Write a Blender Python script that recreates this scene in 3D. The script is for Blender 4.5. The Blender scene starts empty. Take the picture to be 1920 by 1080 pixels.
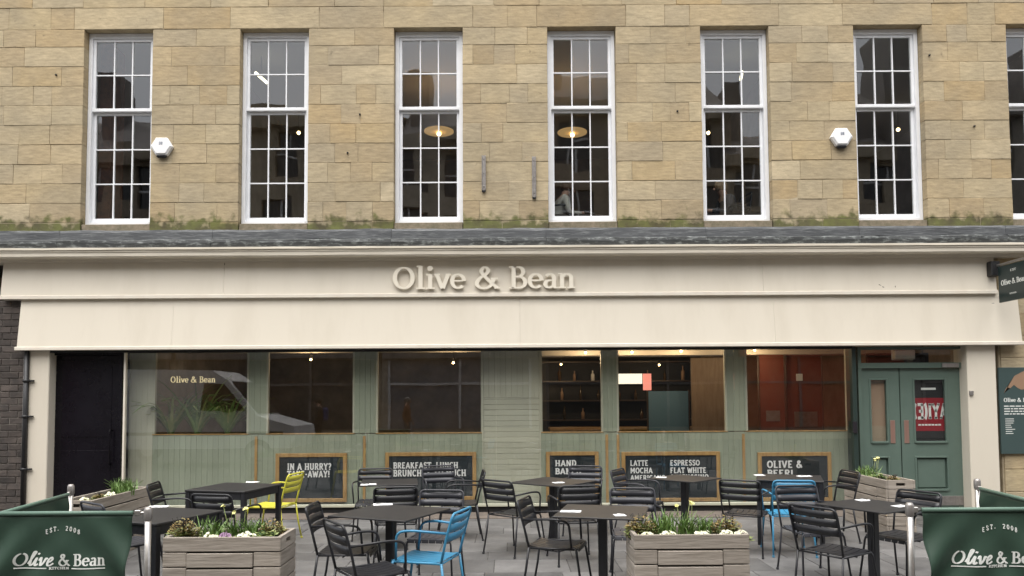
import bpy, bmesh, math, random
from mathutils import Vector, Matrix, Euler, noise
PI = math.pi
R = math.radians
sc = bpy.context.scene
C = sc.collection
rnd = random.Random(7)

# ------------------------------------------------------------------ camera, world, sun, exposure
FPX, CX, CY, CAMH, PITCH, ROLL = 1400.0, 955.0, 678.0, 1.68, R(2.87), R(-0.33)
cam_data = bpy.data.cameras.new('camera')
cam = bpy.data.objects.new('camera', cam_data)
C.objects.link(cam)
CAMROT = Matrix.Rotation(PI / 2 + PITCH, 3, 'X') @ Matrix.Rotation(ROLL, 3, 'Z')
cam.matrix_world = Matrix.Translation((0, 0, CAMH)) @ CAMROT.to_4x4()
cam_data.sensor_width = 36.0
cam_data.lens = FPX / 1920 * 36
cam_data.shift_x = (960 - CX) / 1920
cam_data.shift_y = (CY - 540) / 1920
cam_data.clip_start = 0.05
cam_data.clip_end = 400
sc.camera = cam
sc.render.resolution_x, sc.render.resolution_y = 1024, 576
sc.render.engine = 'CYCLES'
try:
    sc.cycles.use_denoising = True
    sc.cycles.max_bounces = 10
    sc.cycles.transparent_max_bounces = 16
except Exception:
    pass

SUN_EL, SUN_AZ = R(70), R(200)          # behind the camera, a little to the left
world = bpy.data.worlds.new('World')
sc.world = world
world.use_nodes = True
wn = world.node_tree
wn.nodes.clear()
w_out = wn.nodes.new('ShaderNodeOutputWorld')
w_bg = wn.nodes.new('ShaderNodeBackground')
w_hs = wn.nodes.new('ShaderNodeHueSaturation')
w_sky = wn.nodes.new('ShaderNodeTexSky')
w_sky.sky_type = 'NISHITA'
w_sky.sun_disc = False
w_sky.sun_elevation = SUN_EL
w_sky.sun_rotation = SUN_AZ
w_sky.dust_density = 4.0
w_sky.air_density = 1.0
w_hs.inputs['Saturation'].default_value = 0.22
wn.links.new(w_sky.outputs[0], w_hs.inputs['Color'])
wn.links.new(w_hs.outputs[0], w_bg.inputs['Color'])
w_bg.inputs['Strength'].default_value = 0.15
wn.links.new(w_bg.outputs[0], w_out.inputs['Surface'])
sd = bpy.data.lights.new('sun', 'SUN')
sd.energy = 1.5
sd.angle = R(85)
sd.color = (1.0, 0.96, 0.9)
sun = bpy.data.objects.new('sun', sd)
C.objects.link(sun)
sdir = Vector((math.sin(SUN_AZ) * math.cos(SUN_EL), math.cos(SUN_AZ) * math.cos(SUN_EL), math.sin(SUN_EL)))
sun.rotation_euler = sdir.to_track_quat('Z', 'Y').to_euler()
sun.location = sdir * 30
sc.view_settings.view_transform = 'Standard'
sc.view_settings.look = 'None'
sc.view_settings.gamma = 1
sc.view_settings.use_curve_mapping = False
sc.view_settings.exposure = 1.13

# ------------------------------------------------------------------ helpers
def ray(x, y):
    return CAMROT @ Vector(((x - CX) / FPX, (CY - y) / FPX, -1))
def at(x, y, Y):
    """a point of the photograph at depth Y -> (X, Z) in the world"""
    d = ray(x, y)
    t = Y / d.y
    return d.x * t, CAMH + d.z * t
def ax(x, Y, y=700): return at(x, y, Y)[0]
def az(y, Y, x=955): return at(x, y, Y)[1]

def lin(c):
    return tuple((v / 12.92 if v <= 0.04045 else ((v + 0.055) / 1.055) ** 2.4) for v in c)

def nd(t, kind, **kw):
    n = t.nodes.new(kind)
    for k, v in kw.items():
        if k in n.inputs: n.inputs[k].default_value = v
        else: setattr(n, k, v)
    return n

def mat(name, col, rough=0.6, metal=0.0, col2=None, scale=8.0, amt=1.0, bump=0.0, bscale=None, rand=0.0, spec=0.5, stretch=(1, 1, 1), detail=6, obj=False, lo=0.35, hi=0.65):
    m = bpy.data.materials.new(name)
    m.use_nodes = True
    t = m.node_tree
    p = t.nodes['Principled BSDF']
    p.inputs['Roughness'].default_value = rough
    p.inputs['Metallic'].default_value = metal
    p.inputs['Specular IOR Level'].default_value = spec
    p.inputs['Base Color'].default_value = (*col, 1)
    L = t.links
    tc = nd(t, 'ShaderNodeTexCoord')
    geo = nd(t, 'ShaderNodeNewGeometry')
    mp = nd(t, 'ShaderNodeMapping')
    mp.inputs['Scale'].default_value = stretch
    L.new(tc.outputs['Object'] if obj else geo.outputs['Position'], mp.inputs['Vector'])
    last = None
    if col2 is not None:
        nz = nd(t, 'ShaderNodeTexNoise')
        nz.inputs['Scale'].default_value = scale
        nz.inputs['Detail'].default_value = detail
        nz.inputs['Roughness'].default_value = 0.65
        L.new(mp.outputs[0], nz.inputs['Vector'])
        mr = nd(t, 'ShaderNodeMapRange')
        mr.inputs['From Min'].default_value = lo
        mr.inputs['From Max'].default_value = hi
        mr.inputs['To Max'].default_value = amt
        L.new(nz.outputs['Fac'], mr.inputs['Value'])
        mx = nd(t, 'ShaderNodeMix')
        mx.data_type = 'RGBA'
        mx.inputs[6].default_value = (*col, 1)
        mx.inputs[7].default_value = (*col2, 1)
        L.new(mr.outputs[0], mx.inputs[0])
        last = mx.outputs[2]
    if rand:
        oi = nd(t, 'ShaderNodeObjectInfo')
        mr2 = nd(t, 'ShaderNodeMapRange')
        mr2.inputs['To Min'].default_value = 1 - rand
        mr2.inputs['To Max'].default_value = 1 + rand
        L.new(oi.outputs['Random'], mr2.inputs['Value'])
        hs = nd(t, 'ShaderNodeHueSaturation')
        hs.inputs['Color'].default_value = (*col, 1)
        if last: L.new(last, hs.inputs['Color'])
        L.new(mr2.outputs[0], hs.inputs['Value'])
        last = hs.outputs[0]
    if last: L.new(last, p.inputs['Base Color'])
    if bump:
        nb = nd(t, 'ShaderNodeTexNoise')
        nb.inputs['Scale'].default_value = bscale or scale * 4
        nb.inputs['Detail'].default_value = 8
        L.new(mp.outputs[0], nb.inputs['Vector'])
        bp = nd(t, 'ShaderNodeBump')
        bp.inputs['Strength'].default_value = bump
        bp.inputs['Distance'].default_value = 0.01
        L.new(nb.outputs['Fac'], bp.inputs['Height'])
        L.new(bp.outputs[0], p.inputs['Normal'])
    return m

def glass_mat(name, tint=(0.86, 0.9, 0.88), ior=1.55, wavy=0.0, wscale=2.0, rough=0.0):
    m = bpy.data.materials.new(name)
    m.use_nodes = True
    t = m.node_tree
    t.nodes.clear()
    L = t.links
    out = nd(t, 'ShaderNodeOutputMaterial')
    mix = nd(t, 'ShaderNodeMixShader')
    tr = nd(t, 'ShaderNodeBsdfTransparent')
    tr.inputs[0].default_value = (*tint, 1)
    gl = nd(t, 'ShaderNodeBsdfGlossy')
    gl.inputs['Roughness'].default_value = rough
    fr = nd(t, 'ShaderNodeFresnel')
    fr.inputs['IOR'].default_value = ior
    bf = nd(t, 'ShaderNodeNewGeometry')
    iv = nd(t, 'ShaderNodeMath', operation='SUBTRACT'); iv.inputs[0].default_value = 1.0
    L.new(bf.outputs['Backfacing'], iv.inputs[1])
    ml = nd(t, 'ShaderNodeMath', operation='MULTIPLY')
    L.new(fr.outputs[0], ml.inputs[0]); L.new(iv.outputs[0], ml.inputs[1])
    L.new(ml.outputs[0], mix.inputs[0])        # only the outer face of a pane mirrors
    L.new(tr.outputs[0], mix.inputs[1])
    L.new(gl.outputs[0], mix.inputs[2])
    L.new(mix.outputs[0], out.inputs[0])
    if wavy:
        geo = nd(t, 'ShaderNodeNewGeometry')
        nz = nd(t, 'ShaderNodeTexNoise')
        nz.inputs['Scale'].default_value = wscale
        nz.inputs['Detail'].default_value = 1
        L.new(geo.outputs['Position'], nz.inputs['Vector'])
        bp = nd(t, 'ShaderNodeBump')
        bp.inputs['Strength'].default_value = 1.0
        bp.inputs['Distance'].default_value = wavy
        L.new(nz.outputs['Fac'], bp.inputs['Height'])
        L.new(bp.outputs[0], gl.inputs['Normal'])
    return m

def emit_mat(name, col, strength):
    m = bpy.data.materials.new(name)
    m.use_nodes = True
    p = m.node_tree.nodes['Principled BSDF']
    p.inputs['Base Color'].default_value = (*col, 1)
    p.inputs['Emission Color'].default_value = (*col, 1)
    p.inputs['Emission Strength'].default_value = strength
    return m

class MB:
    def __init__(s): s.v, s.f, s.sm, s.mi, s.cur = [], [], [], [], 0
    def add(s, vs, fs, smooth=False):
        o = len(s.v)
        s.v += [tuple(v) for v in vs]
        for f in fs:
            s.f.append(tuple(i + o for i in f)); s.sm.append(smooth); s.mi.append(s.cur)
        return s
    def box(s, a, b):
        x0, y0, z0 = a; x1, y1, z1 = b
        return s.add([(x0, y0, z0), (x1, y0, z0), (x1, y1, z0), (x0, y1, z0), (x0, y0, z1), (x1, y0, z1), (x1, y1, z1), (x0, y1, z1)],
                     [(0, 3, 2, 1), (4, 5, 6, 7), (0, 1, 5, 4), (1, 2, 6, 5), (2, 3, 7, 6), (3, 0, 4, 7)])
    def fbox(s, a, b, c, jit=0.0):
        """box whose face towards -Y has chamfered edges"""
        x0, y0, z0 = a; x1, y1, z1 = b
        j = lambda: rnd.uniform(-jit, jit)
        v = [(x0, y1, z0), (x1, y1, z0), (x1, y1, z1), (x0, y1, z1)]
        v += [(x0 + j(), y0 + c, z0 + j()), (x1 + j(), y0 + c, z0 + j()), (x1 + j(), y0 + c, z1 + j()), (x0 + j(), y0 + c, z1 + j())]
        v += [(x0 + c + j(), y0 + j(), z0 + c + j()), (x1 - c + j(), y0 + j(), z0 + c + j()), (x1 - c + j(), y0 + j(), z1 - c + j()), (x0 + c + j(), y0 + j(), z1 - c + j())]
        f = [(0, 3, 2, 1), (8, 9, 10, 11)]
        for k in range(4):
            n = (k + 1) % 4
            f += [(k, n, 4 + n, 4 + k), (4 + k, 4 + n, 8 + n, 8 + k)]
        return s.add(v, f)
    def cbox(s, a, b, c):
        """box with all twelve edges chamfered"""
        ax_, ay, az_ = a; bx, by, bz = b
        m = Vector(((ax_ + bx) / 2, (ay + by) / 2, (az_ + bz) / 2))
        h = Vector(((bx - ax_) / 2, (by - ay) / 2, (bz - az_) / 2))
        c = min(c, min(h) * 0.9)
        idx, vs = {}, []
        for sx in (-1, 1):
            for sy in (-1, 1):
                for sz in (-1, 1):
                    for k in range(3):
                        d = [h.x - c, h.y - c, h.z - c]; d[k] += c
                        idx[(sx, sy, sz, k)] = len(vs)
                        vs.append((m.x + sx * d[0], m.y + sy * d[1], m.z + sz * d[2]))
        fs = []
        for k in range(3):
            o = [i for i in range(3) if i != k]
            for sg in (-1, 1):
                q = []
                for (p, r_) in ((-1, -1), (1, -1), (1, 1), (-1, 1)):
                    s3 = [0, 0, 0]; s3[k] = sg; s3[o[0]] = p; s3[o[1]] = r_
                    q.append(idx[(*s3, k)])
                fs.append(tuple(q))
        for k in range(3):
            o = [i for i in range(3) if i != k]
            for p in (-1, 1):
                for r_ in (-1, 1):
                    q = []
                    for (sg, kk) in ((-1, o[0]), (1, o[0]), (1, o[1]), (-1, o[1])):
                        s3 = [0, 0, 0]; s3[k] = sg; s3[o[0]] = p; s3[o[1]] = r_
                        q.append(idx[(*s3, kk)])
                    fs.append(tuple(q))
        for sx in (-1, 1):
            for sy in (-1, 1):
                for sz in (-1, 1):
                    fs.append(tuple(idx[(sx, sy, sz, k)] for k in range(3)))
        return s.add(vs, fs)
    def tube(s, pts, r, n=8, caps=True, r_end=None):
        pts = [Vector(p) for p in pts]
        m = len(pts)
        vs, fs = [], []
        up = Vector((0, 0, 1))
        prev = None
        for i, p in enumerate(pts):
            d = (pts[min(i + 1, m - 1)] - pts[max(i - 1, 0)]).normalized()
            if prev is None:
                a = d.cross(up)
                if a.length < 1e-3: a = d.cross(Vector((1, 0, 0)))
            else:
                a = prev - d * prev.dot(d)
            a.normalize(); prev = a
            b = d.cross(a)
            rr = r if r_end is None else r + (r_end - r) * i / (m - 1)
            for k in range(n):
                t = 2 * PI * k / n
                vs.append(p + a * math.cos(t) * rr + b * math.sin(t) * rr)
        for i in range(m - 1):
            for k in range(n):
                k2 = (k + 1) % n
                fs.append((i * n + k, i * n + k2, (i + 1) * n + k2, (i + 1) * n + k))
        s.add(vs, fs, True)
        if caps:
            o = len(s.v) - len(vs)
            s.f.append(tuple(o + k for k in reversed(range(n)))); s.sm.append(False); s.mi.append(s.cur)
            s.f.append(tuple(o + (m - 1) * n + k for k in range(n))); s.sm.append(False); s.mi.append(s.cur)
        return s
    def prism(s, poly, fn, d):
        """closed 2D polygon, mapped through fn(u, v, w) and given the thickness d"""
        n = len(poly)
        vs = [fn(u, v, 0) for u, v in poly] + [fn(u, v, d) for u, v in poly]
        fs = [tuple(range(n)), tuple(reversed(range(n, 2 * n)))]
        fs += [(i, n + i, n + (i + 1) % n, (i + 1) % n) for i in range(n)]
        return s.add(vs, fs)
    def lathe(s, prof, c=(0, 0, 0), n=16, smooth=True):
        vs, fs = [], []
        for (r, z) in prof:
            for k in range(n):
                t = 2 * PI * k / n
                vs.append((c[0] + r * math.cos(t), c[1] + r * math.sin(t), c[2] + z))
        for i in range(len(prof) - 1):
            for k in range(n):
                k2 = (k + 1) % n
                fs.append((i * n + k, i * n + k2, (i + 1) * n + k2, (i + 1) * n + k))
        return s.add(vs, fs, smooth)
    def ball(s, c, r, nu=8, nv=6, sq=(1, 1, 1)):
        vs, fs = [], []
        for i in range(nv + 1):
            a = PI * i / nv
            for k in range(nu):
                b = 2 * PI * k / nu
                vs.append((c[0] + r * sq[0] * math.sin(a) * math.cos(b), c[1] + r * sq[1] * math.sin(a) * math.sin(b), c[2] + r * sq[2] * math.cos(a)))
        for i in range(nv):
            for k in range(nu):
                k2 = (k + 1) % nu
                fs.append((i * nu + k, (i + 1) * nu + k, (i + 1) * nu + k2, i * nu + k2))
        return s.add(vs, fs, True)
    def mesh(s, name):
        me = bpy.data.meshes.new(name)
        me.from_pydata(s.v, [], s.f)
        me.polygons.foreach_set('use_smooth', s.sm)
        if any(s.mi): me.polygons.foreach_set('material_index', s.mi)
        bm = bmesh.new(); bm.from_mesh(me)
        bmesh.ops.recalc_face_normals(bm, faces=bm.faces)
        bm.to_mesh(me); bm.free()
        me.update()
        return me
    def build(s, name, m, parent=None, world=True, kind=None):
        me = s.mesh(name)
        for mm in (m if isinstance(m, (list, tuple)) else [m]): me.materials.append(mm)
        return link(name, me, parent, world, kind)

def link(name, me, parent=None, world=True, kind=None):
    o = bpy.data.objects.new(name, me)
    C.objects.link(o)
    if parent is not None:
        o.parent = parent
        if world:
            q, off = parent, Vector((0, 0, 0))
            while q is not None:
                off += q.location; q = q.parent
            o.location = -off
    if kind: o['kind'] = kind
    return o

def tag(o, label, cat, group=None):
    o['label'] = label; o['category'] = cat
    if group: o['group'] = group
    return o

def thing(name, label, cat, loc=(0, 0, 0), rz=0, group=None):
    o = bpy.data.objects.new(name, None)
    C.objects.link(o)
    o.location = loc; o.rotation_euler = (0, 0, rz)
    o.empty_display_size = 0.1
    return tag(o, label, cat, group)

def copy_tree(o, parent=None):
    c = o.copy(); C.objects.link(c); c.parent = parent
    for ch in list(o.children): copy_tree(ch, c)
    return c

def fillet(pts, rad, n=4):
    pts = [Vector(p) for p in pts]
    out = [pts[0]]
    for i in range(1, len(pts) - 1):
        a, b, c = pts[i - 1], pts[i], pts[i + 1]
        d1, d2 = (a - b), (c - b)
        r1 = min(rad, d1.length * 0.48, d2.length * 0.48)
        p, q = b + d1.normalized() * r1, b + d2.normalized() * r1
        for k in range(n + 1):
            t = k / n
            out.append(p * (1 - t) ** 2 + b * 2 * t * (1 - t) + q * t * t)
    out.append(pts[-1])
    return out

def catmull(pts, n=6):
    P = [pts[0]] + list(pts) + [pts[-1]]
    out = []
    for i in range(1, len(P) - 2):
        p0, p1, p2, p3 = [Vector(p) for p in P[i - 1:i + 3]]
        for k in range(n):
            t = k / n
            out.append(0.5 * ((2 * p1) + (p2 - p0) * t + (2 * p0 - 5 * p1 + 4 * p2 - p3) * t * t + (3 * p1 - p0 - 3 * p2 + p3) * t ** 3))
    out.append(Vector(P[-2]))
    return [tuple(p) for p in out]

# ------------------------------------------------------------------ lettering: strokes of a broad pen
def arc(cx, cy, rx, ry, a0, a1, n=14):
    return [(cx + rx * math.cos(R(a0 + (a1 - a0) * k / n)), cy + ry * math.sin(R(a0 + (a1 - a0) * k / n))) for k in range(n + 1)]

def stroke_polys(line, w, thin):
    """a polyline drawn with a pen: broad on uprights, thin on horizontals; returns quads"""
    out = []
    n = len(line)
    closed = math.dist(line[0], line[-1]) < 1e-4
    L, Rr = [], []
    for i in range(n):
        a = line[i - 1] if i > 0 else (line[-2] if closed else line[0])
        b = line[i + 1] if i < n - 1 else (line[1] if closed else line[-1])
        dx, dy = b[0] - a[0], b[1] - a[1]
        l = math.hypot(dx, dy) or 1
        dx /= l; dy /= l
        ww = (thin + (w - thin) * abs(dy) ** 1.2) / 2
        L.append((line[i][0] - dy * ww, line[i][1] + dx * ww)); Rr.append((line[i][0] + dy * ww, line[i][1] - dx * ww))
    for i in range(n - 1):
        out.append([L[i], L[i + 1], Rr[i + 1], Rr[i]])
    return out

def serif_glyphs():
    G = {}
    S = lambda x0, x1, y: [(x0, y), (x1, y)]      # a serif
    G['O'] = (0.90, [arc(.43, .5, .35, .47, 0, 360, 28)], [])
    G['l'] = (0.38, [[(.19, .02), (.19, 1.04)]], [S(.02, .37, .025), S(.03, .2, 1.03)])
    G['i'] = (0.38, [[(.19, .02), (.19, .66)]], [S(.02, .37, .025), S(.03, .2, .65)])
    G['v'] = (0.60, [[(.07, .66), (.29, .02)], [(.31, .02), (.52, .66)]], [S(-.03, .2, .65), S(.42, .63, .65)])
    G['e'] = (0.60, [[(.10, .36), (.50, .36)], arc(.31, .34, .235, .31, 2, 318, 20)], [])
    G['&'] = (0.98, [catmull([(.90, .03), (.62, .3), (.36, .62), (.27, .82), (.40, .97), (.54, .84), (.44, .64), (.22, .48), (.09, .24), (.2, .05), (.42, .01), (.64, .14), (.76, .44)], 5)], [S(.64, .92, .46), S(.78, 1.0, .02)])
    G['B'] = (0.76, [[(.2, .02), (.2, .98)], [(.2, .97), (.38, .97)] + arc(.38, .755, .2, .215, 90, -90, 10) + [(.2, .54)],
                     [(.2, .52), (.42, .52)] + arc(.42, .275, .24, .25, 90, -90, 10) + [(.2, .025)]], [S(.02, .3, .025), S(.02, .3, .975)])
    G['a'] = (0.58, [[(.43, .03), (.43, .46)] + arc(.27, .46, .16, .18, 10, 150, 8), [(.43, .36), (.27, .36)] + arc(.23, .19, .14, .165, 80, 300, 10) + [(.43, .12)]], [S(.4, .58, .025)])
    G['n'] = (0.70, [[(.17, .02), (.17, .66)], [(.17, .5)] + arc(.36, .47, .17, .17, 140, 0, 10) + [(.53, .02)]], [S(.02, .32, .025), S(.38, .68, .025), S(.02, .18, .65)])
    G[' '] = (0.36, [], [])
    return G
SERIF = serif_glyphs()

def slab_glyphs():
    G = {}
    h = lambda x, y, w=.17: [(x - w, y), (x + w, y)]
    V = lambda x, y0=0, y1=1: [(x, y0), (x, y1)]
    G['A'] = (.9, [[(.12, 0), (.45, 1)], [(.45, 1), (.78, 0)], [(.24, .32), (.66, .32)]], [h(.12, .05, .13), h(.78, .05, .13)])
    G['B'] = (.8, [V(.2), [(.2, .95), (.45, .95)] + arc(.45, .74, .2, .21, 90, -90, 6) + [(.2, .53)], [(.2, .5), (.48, .5)] + arc(.48, .27, .22, .23, 90, -90, 6) + [(.2, .05)]], [h(.16, .05, .13), h(.16, .95, .13)])
    G['C'] = (.82, [arc(.45, .5, .33, .45, 45, 315, 14)], [])
    G['D'] = (.85, [V(.2), [(.2, .95), (.42, .95)] + arc(.42, .5, .3, .45, 90, -90, 10) + [(.2, .05)]], [h(.16, .05, .13), h(.16, .95, .13)])
    G['E'] = (.78, [V(.2), [(.1, .95), (.68, .95)], [(.2, .5), (.55, .5)], [(.1, .05), (.68, .05)]], [])
    G['F'] = (.76, [V(.2), [(.1, .95), (.68, .95)], [(.2, .5), (.55, .5)]], [h(.2, .05)])
    G['H'] = (.95, [V(.2), V(.74), [(.2, .5), (.74, .5)]], [h(.2, .05), h(.74, .05), h(.2, .95), h(.74, .95)])
    G['I'] = (.45, [V(.22)], [h(.22, .05), h(.22, .95)])
    G['K'] = (.9, [V(.2), [(.7, 1), (.24, .45)], [(.36, .58), (.74, 0)]], [h(.2, .05), h(.2, .95), h(.74, .05, .12)])
    G['L'] = (.74, [V(.2), [(.08, .05), (.66, .05)]], [h(.2, .95)])
    G['M'] = (1.08, [V(.2), V(.88), [(.2, 1), (.54, .3)], [(.54, .3), (.88, 1)]], [h(.2, .05, .13), h(.88, .05, .13)])
    G['N'] = (.95, [V(.2), V(.74), [(.2, 1), (.74, 0)]], [h(.2, .05, .14), h(.74, .95, .14)])
    G['O'] = (.92, [arc(.46, .5, .34, .45, 0, 360, 20)], [])
    G['P'] = (.78, [V(.2), [(.2, .95), (.45, .95)] + arc(.45, .7, .22, .25, 90, -90, 7) + [(.2, .45)]], [h(.2, .05)])
    G['R'] = (.85, [V(.2), [(.2, .95), (.45, .95)] + arc(.45, .72, .2, .23, 90, -90, 7) + [(.2, .49)], [(.42, .48), (.72, 0)]], [h(.2, .05, .14), h(.74, .05, .1)])
    G['S'] = (.74, [catmull([(.62, .8), (.5, .95), (.28, .94), (.16, .76), (.28, .58), (.5, .46), (.62, .26), (.5, .06), (.26, .06), (.12, .2)], 3)], [])
    G['T'] = (.82, [V(.4), [(.06, .95), (.74, .95)], [(.08, .8), (.08, .98)], [(.72, .8), (.72, .98)]], [h(.4, .05)])
    G['U'] = (.92, [[(.2, 1), (.2, .3)] + arc(.46, .3, .26, .25, 180, 360, 8) + [(.72, 1)]], [h(.2, .95, .14), h(.72, .95, .14)])
    G['V'] = (.88, [[(.12, 1), (.44, 0)], [(.44, 0), (.76, 1)]], [h(.12, .95, .13), h(.76, .95, .13)])
    G['W'] = (1.2, [[(.12, 1), (.36, 0)], [(.36, 0), (.6, .85)], [(.6, .85), (.84, 0)], [(.84, 0), (1.08, 1)]], [h(.12, .95, .12), h(1.08, .95, .12)])
    G['Y'] = (.86, [[(.12, 1), (.43, .48)], [(.43, .48), (.74, 1)], V(.43, 0, .5)], [h(.43, .05), h(.12, .95, .12), h(.74, .95, .12)])
    G['?'] = (.65, [arc(.3, .74, .2, .22, 170, -60, 8) + [(.3, .42), (.3, .28)], [(.3, 0), (.3, .16)]], [])
    G['!'] = (.4, [V(.2, .3, 1), V(.2, 0, .16)], [])
    G['.'] = (.35, [V(.16, 0, .18)], [])
    G[','] = (.38, [[(.2, .18), (.2, .04), (.1, -.14)]], [])
    G['-'] = (.5, [[(.08, .45), (.42, .45)]], [])
    G['&'] = (.98, [catmull([(.86, .02), (.3, .66), (.27, .86), (.42, .96), (.56, .82), (.2, .42), (.14, .18), (.36, .02), (.62, .16), (.74, .44)], 4)], [])
    G['('] = (.4, [arc(.45, .5, .3, .6, 120, 240, 8)], [])
    G[')'] = (.4, [arc(-.05, .5, .3, .6, -60, 60, 8)], [])
    G[' '] = (.45, [], [])
    return G
SLAB = slab_glyphs()

def text_polys(txt, font, w, thin, sth, x0=0.0, track=0.0, shear=0.0):
    """list of (character, polygons) in cap-height units and the total advance"""
    out = []
    x = x0
    for ch in txt:
        adv, strokes, serifs = font[ch]
        polys = []
        for s_ in strokes: polys += stroke_polys(s_, w, thin)
        for s_ in serifs: polys += stroke_polys(s_, sth, sth)
        if ch == 'i' and font is SERIF:
            polys.append(arc(.19, .93, .115, .115, 0, 348, 11))
        polys = [[(x + u + shear * v, v) for u, v in p] for p in polys]
        out.append((ch, polys))
        x += adv + track
    return out, x - track

def flat_text(mb, txt, x0, x1, z0, z1, y, font=SLAB, w=.24, thin=.17, sth=.14, d=.002, track=.04, shear=0.0, surf=None, mirror=1):
    """prints a line of text on a plane facing -Y (or a surface y = surf(x, z)) between x0..x1, baseline z0, cap line z1"""
    gl, tot = text_polys(txt, font, w, thin, sth, track=track, shear=shear)
    sx, sz = (x1 - x0) / tot, (z1 - z0)
    k = 0
    for ch, polys in gl:
        for p in polys:
            k += 1
            e = (k % 7) * 0.00006
            def fn(u, v, q, e=e):
                X, Z = x0 + u * sx, z0 + v * sz
                Y = (surf(X, Z) if surf else y)
                return (X, Y - d - e + q * 1.0, Z)
            mb.prism(p, fn, d * 0.8)
    return mb

# ------------------------------------------------------------------ materials
def stone_material():
    m = bpy.data.materials.new('sandstone')
    m.use_nodes = True
    t = m.node_tree; L = t.links
    p = t.nodes['Principled BSDF']
    p.inputs['Roughness'].default_value = 0.9
    p.inputs['Specular IOR Level'].default_value = 0.2
    oi = nd(t, 'ShaderNodeObjectInfo')
    geo = nd(t, 'ShaderNodeNewGeometry')
    cr = nd(t, 'ShaderNodeValToRGB')
    e = cr.color_ramp.elements
    e[0].position = 0.0; e[0].color = (.37, .285, .17, 1)
    e[1].position = 1.0; e[1].color = (.54, .45, .30, 1)
    for pos, c in ((.12, (.44, .345, .21)), (.26, (.49, .40, .255)), (.38, (.41, .32, .195)), (.5, (.46, .37, .225)), (.58, (.44, .325, .175)), (.68, (.39, .32, .215)), (.80, (.47, .385, .245)), (.9, (.43, .345, .215))):
        q = e.new(pos); q.color = (*c, 1)
    L.new(oi.outputs['Random'], cr.inputs[0])
    # broad weathering
    n1 = nd(t, 'ShaderNodeTexNoise', Scale=1.3, Detail=5)
    L.new(geo.outputs['Position'], n1.inputs['Vector'])
    r1 = nd(t, 'ShaderNodeMapRange'); r1.inputs['From Min'].default_value = .35; r1.inputs['From Max'].default_value = .7
    r1.inputs['To Min'].default_value = 0; r1.inputs['To Max'].default_value = .6
    L.new(n1.outputs['Fac'], r1.inputs['Value'])
    m1 = nd(t, 'ShaderNodeMix'); m1.data_type = 'RGBA'
    L.new(r1.outputs[0], m1.inputs[0]); L.new(cr.outputs[0], m1.inputs[6]); m1.inputs[7].default_value = (.29, .25, .18, 1)
    # bedding streaks and grain
    mp = nd(t, 'ShaderNodeMapping'); mp.inputs['Scale'].default_value = (3, 3, 16)
    L.new(geo.outputs['Position'], mp.inputs['Vector'])
    n2 = nd(t, 'ShaderNodeTexNoise', Scale=2.2, Detail=9); n2.inputs['Roughness'].default_value = .7
    L.new(mp.outputs[0], n2.inputs['Vector'])
    r2 = nd(t, 'ShaderNodeMapRange'); r2.inputs['From Min'].default_value = .3; r2.inputs['From Max'].default_value = .72
    r2.inputs['To Min'].default_value = .76; r2.inputs['To Max'].default_value = 1.2
    L.new(n2.outputs['Fac'], r2.inputs['Value'])
    hs = nd(t, 'ShaderNodeHueSaturation')
    L.new(m1.outputs[2], hs.inputs['Color']); L.new(r2.outputs[0], hs.inputs['Value'])
    # dark soot specks
    n3 = nd(t, 'ShaderNodeTexNoise', Scale=11, Detail=6)
    L.new(geo.outputs['Position'], n3.inputs['Vector'])
    r3 = nd(t, 'ShaderNodeMapRange'); r3.inputs['From Min'].default_value = .66; r3.inputs['From Max'].default_value = .78; r3.inputs['To Max'].default_value = .55
    L.new(n3.outputs['Fac'], r3.inputs['Value'])
    m3 = nd(t, 'ShaderNodeMix'); m3.data_type = 'RGBA'
    L.new(r3.outputs[0], m3.inputs[0]); L.new(hs.outputs[0], m3.inputs[6]); m3.inputs[7].default_value = (.13, .105, .07, 1)
    # moss growing on the lowest course above the lead
    sx = nd(t, 'ShaderNodeSeparateXYZ'); L.new(geo.outputs['Position'], sx.inputs[0])
    n4 = nd(t, 'ShaderNodeTexNoise', Scale=8.5, Detail=9)
    L.new(geo.outputs['Position'], n4.inputs['Vector'])
    ad = nd(t, 'ShaderNodeMath', operation='MULTIPLY_ADD'); ad.inputs[1].default_value = -.55; ad.inputs[2].default_value = .275
    L.new(n4.outputs['Fac'], ad.inputs[0])
    zz = nd(t, 'ShaderNodeMath', operation='ADD'); L.new(sx.outputs[2], zz.inputs[0]); L.new(ad.outputs[0], zz.inputs[1])
    r4 = nd(t, 'ShaderNodeMapRange'); r4.inputs['From Min'].default_value = 4.33; r4.inputs['From Max'].default_value = 4.46
    r4.inputs['To Min'].default_value = .9; r4.inputs['To Max'].default_value = 0
    L.new(zz.outputs[0], r4.inputs['Value'])
    gt = nd(t, 'ShaderNodeMath', operation='GREATER_THAN'); gt.inputs[1].default_value = 4.0; L.new(sx.outputs[2], gt.inputs[0])
    mm = nd(t, 'ShaderNodeMath', operation='MULTIPLY'); L.new(r4.outputs[0], mm.inputs[0]); L.new(gt.outputs[0], mm.inputs[1])
    n5 = nd(t, 'ShaderNodeTexNoise', Scale=5, Detail=6); L.new(geo.outputs['Position'], n5.inputs['Vector'])
    cm = nd(t, 'ShaderNodeValToRGB'); cm.color_ramp.elements[0].position = .35; cm.color_ramp.elements[0].color = (.06, .055, .03, 1)
    cm.color_ramp.elements[1].position = .65; cm.color_ramp.elements[1].color = (.12, .135, .04, 1)
    L.new(n5.outputs['Fac'], cm.inputs[0])
    m4 = nd(t, 'ShaderNodeMix'); m4.data_type = 'RGBA'
    L.new(mm.outputs[0], m4.inputs[0]); L.new(m3.outputs[2], m4.inputs[6]); L.new(cm.outputs[0], m4.inputs[7])
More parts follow.
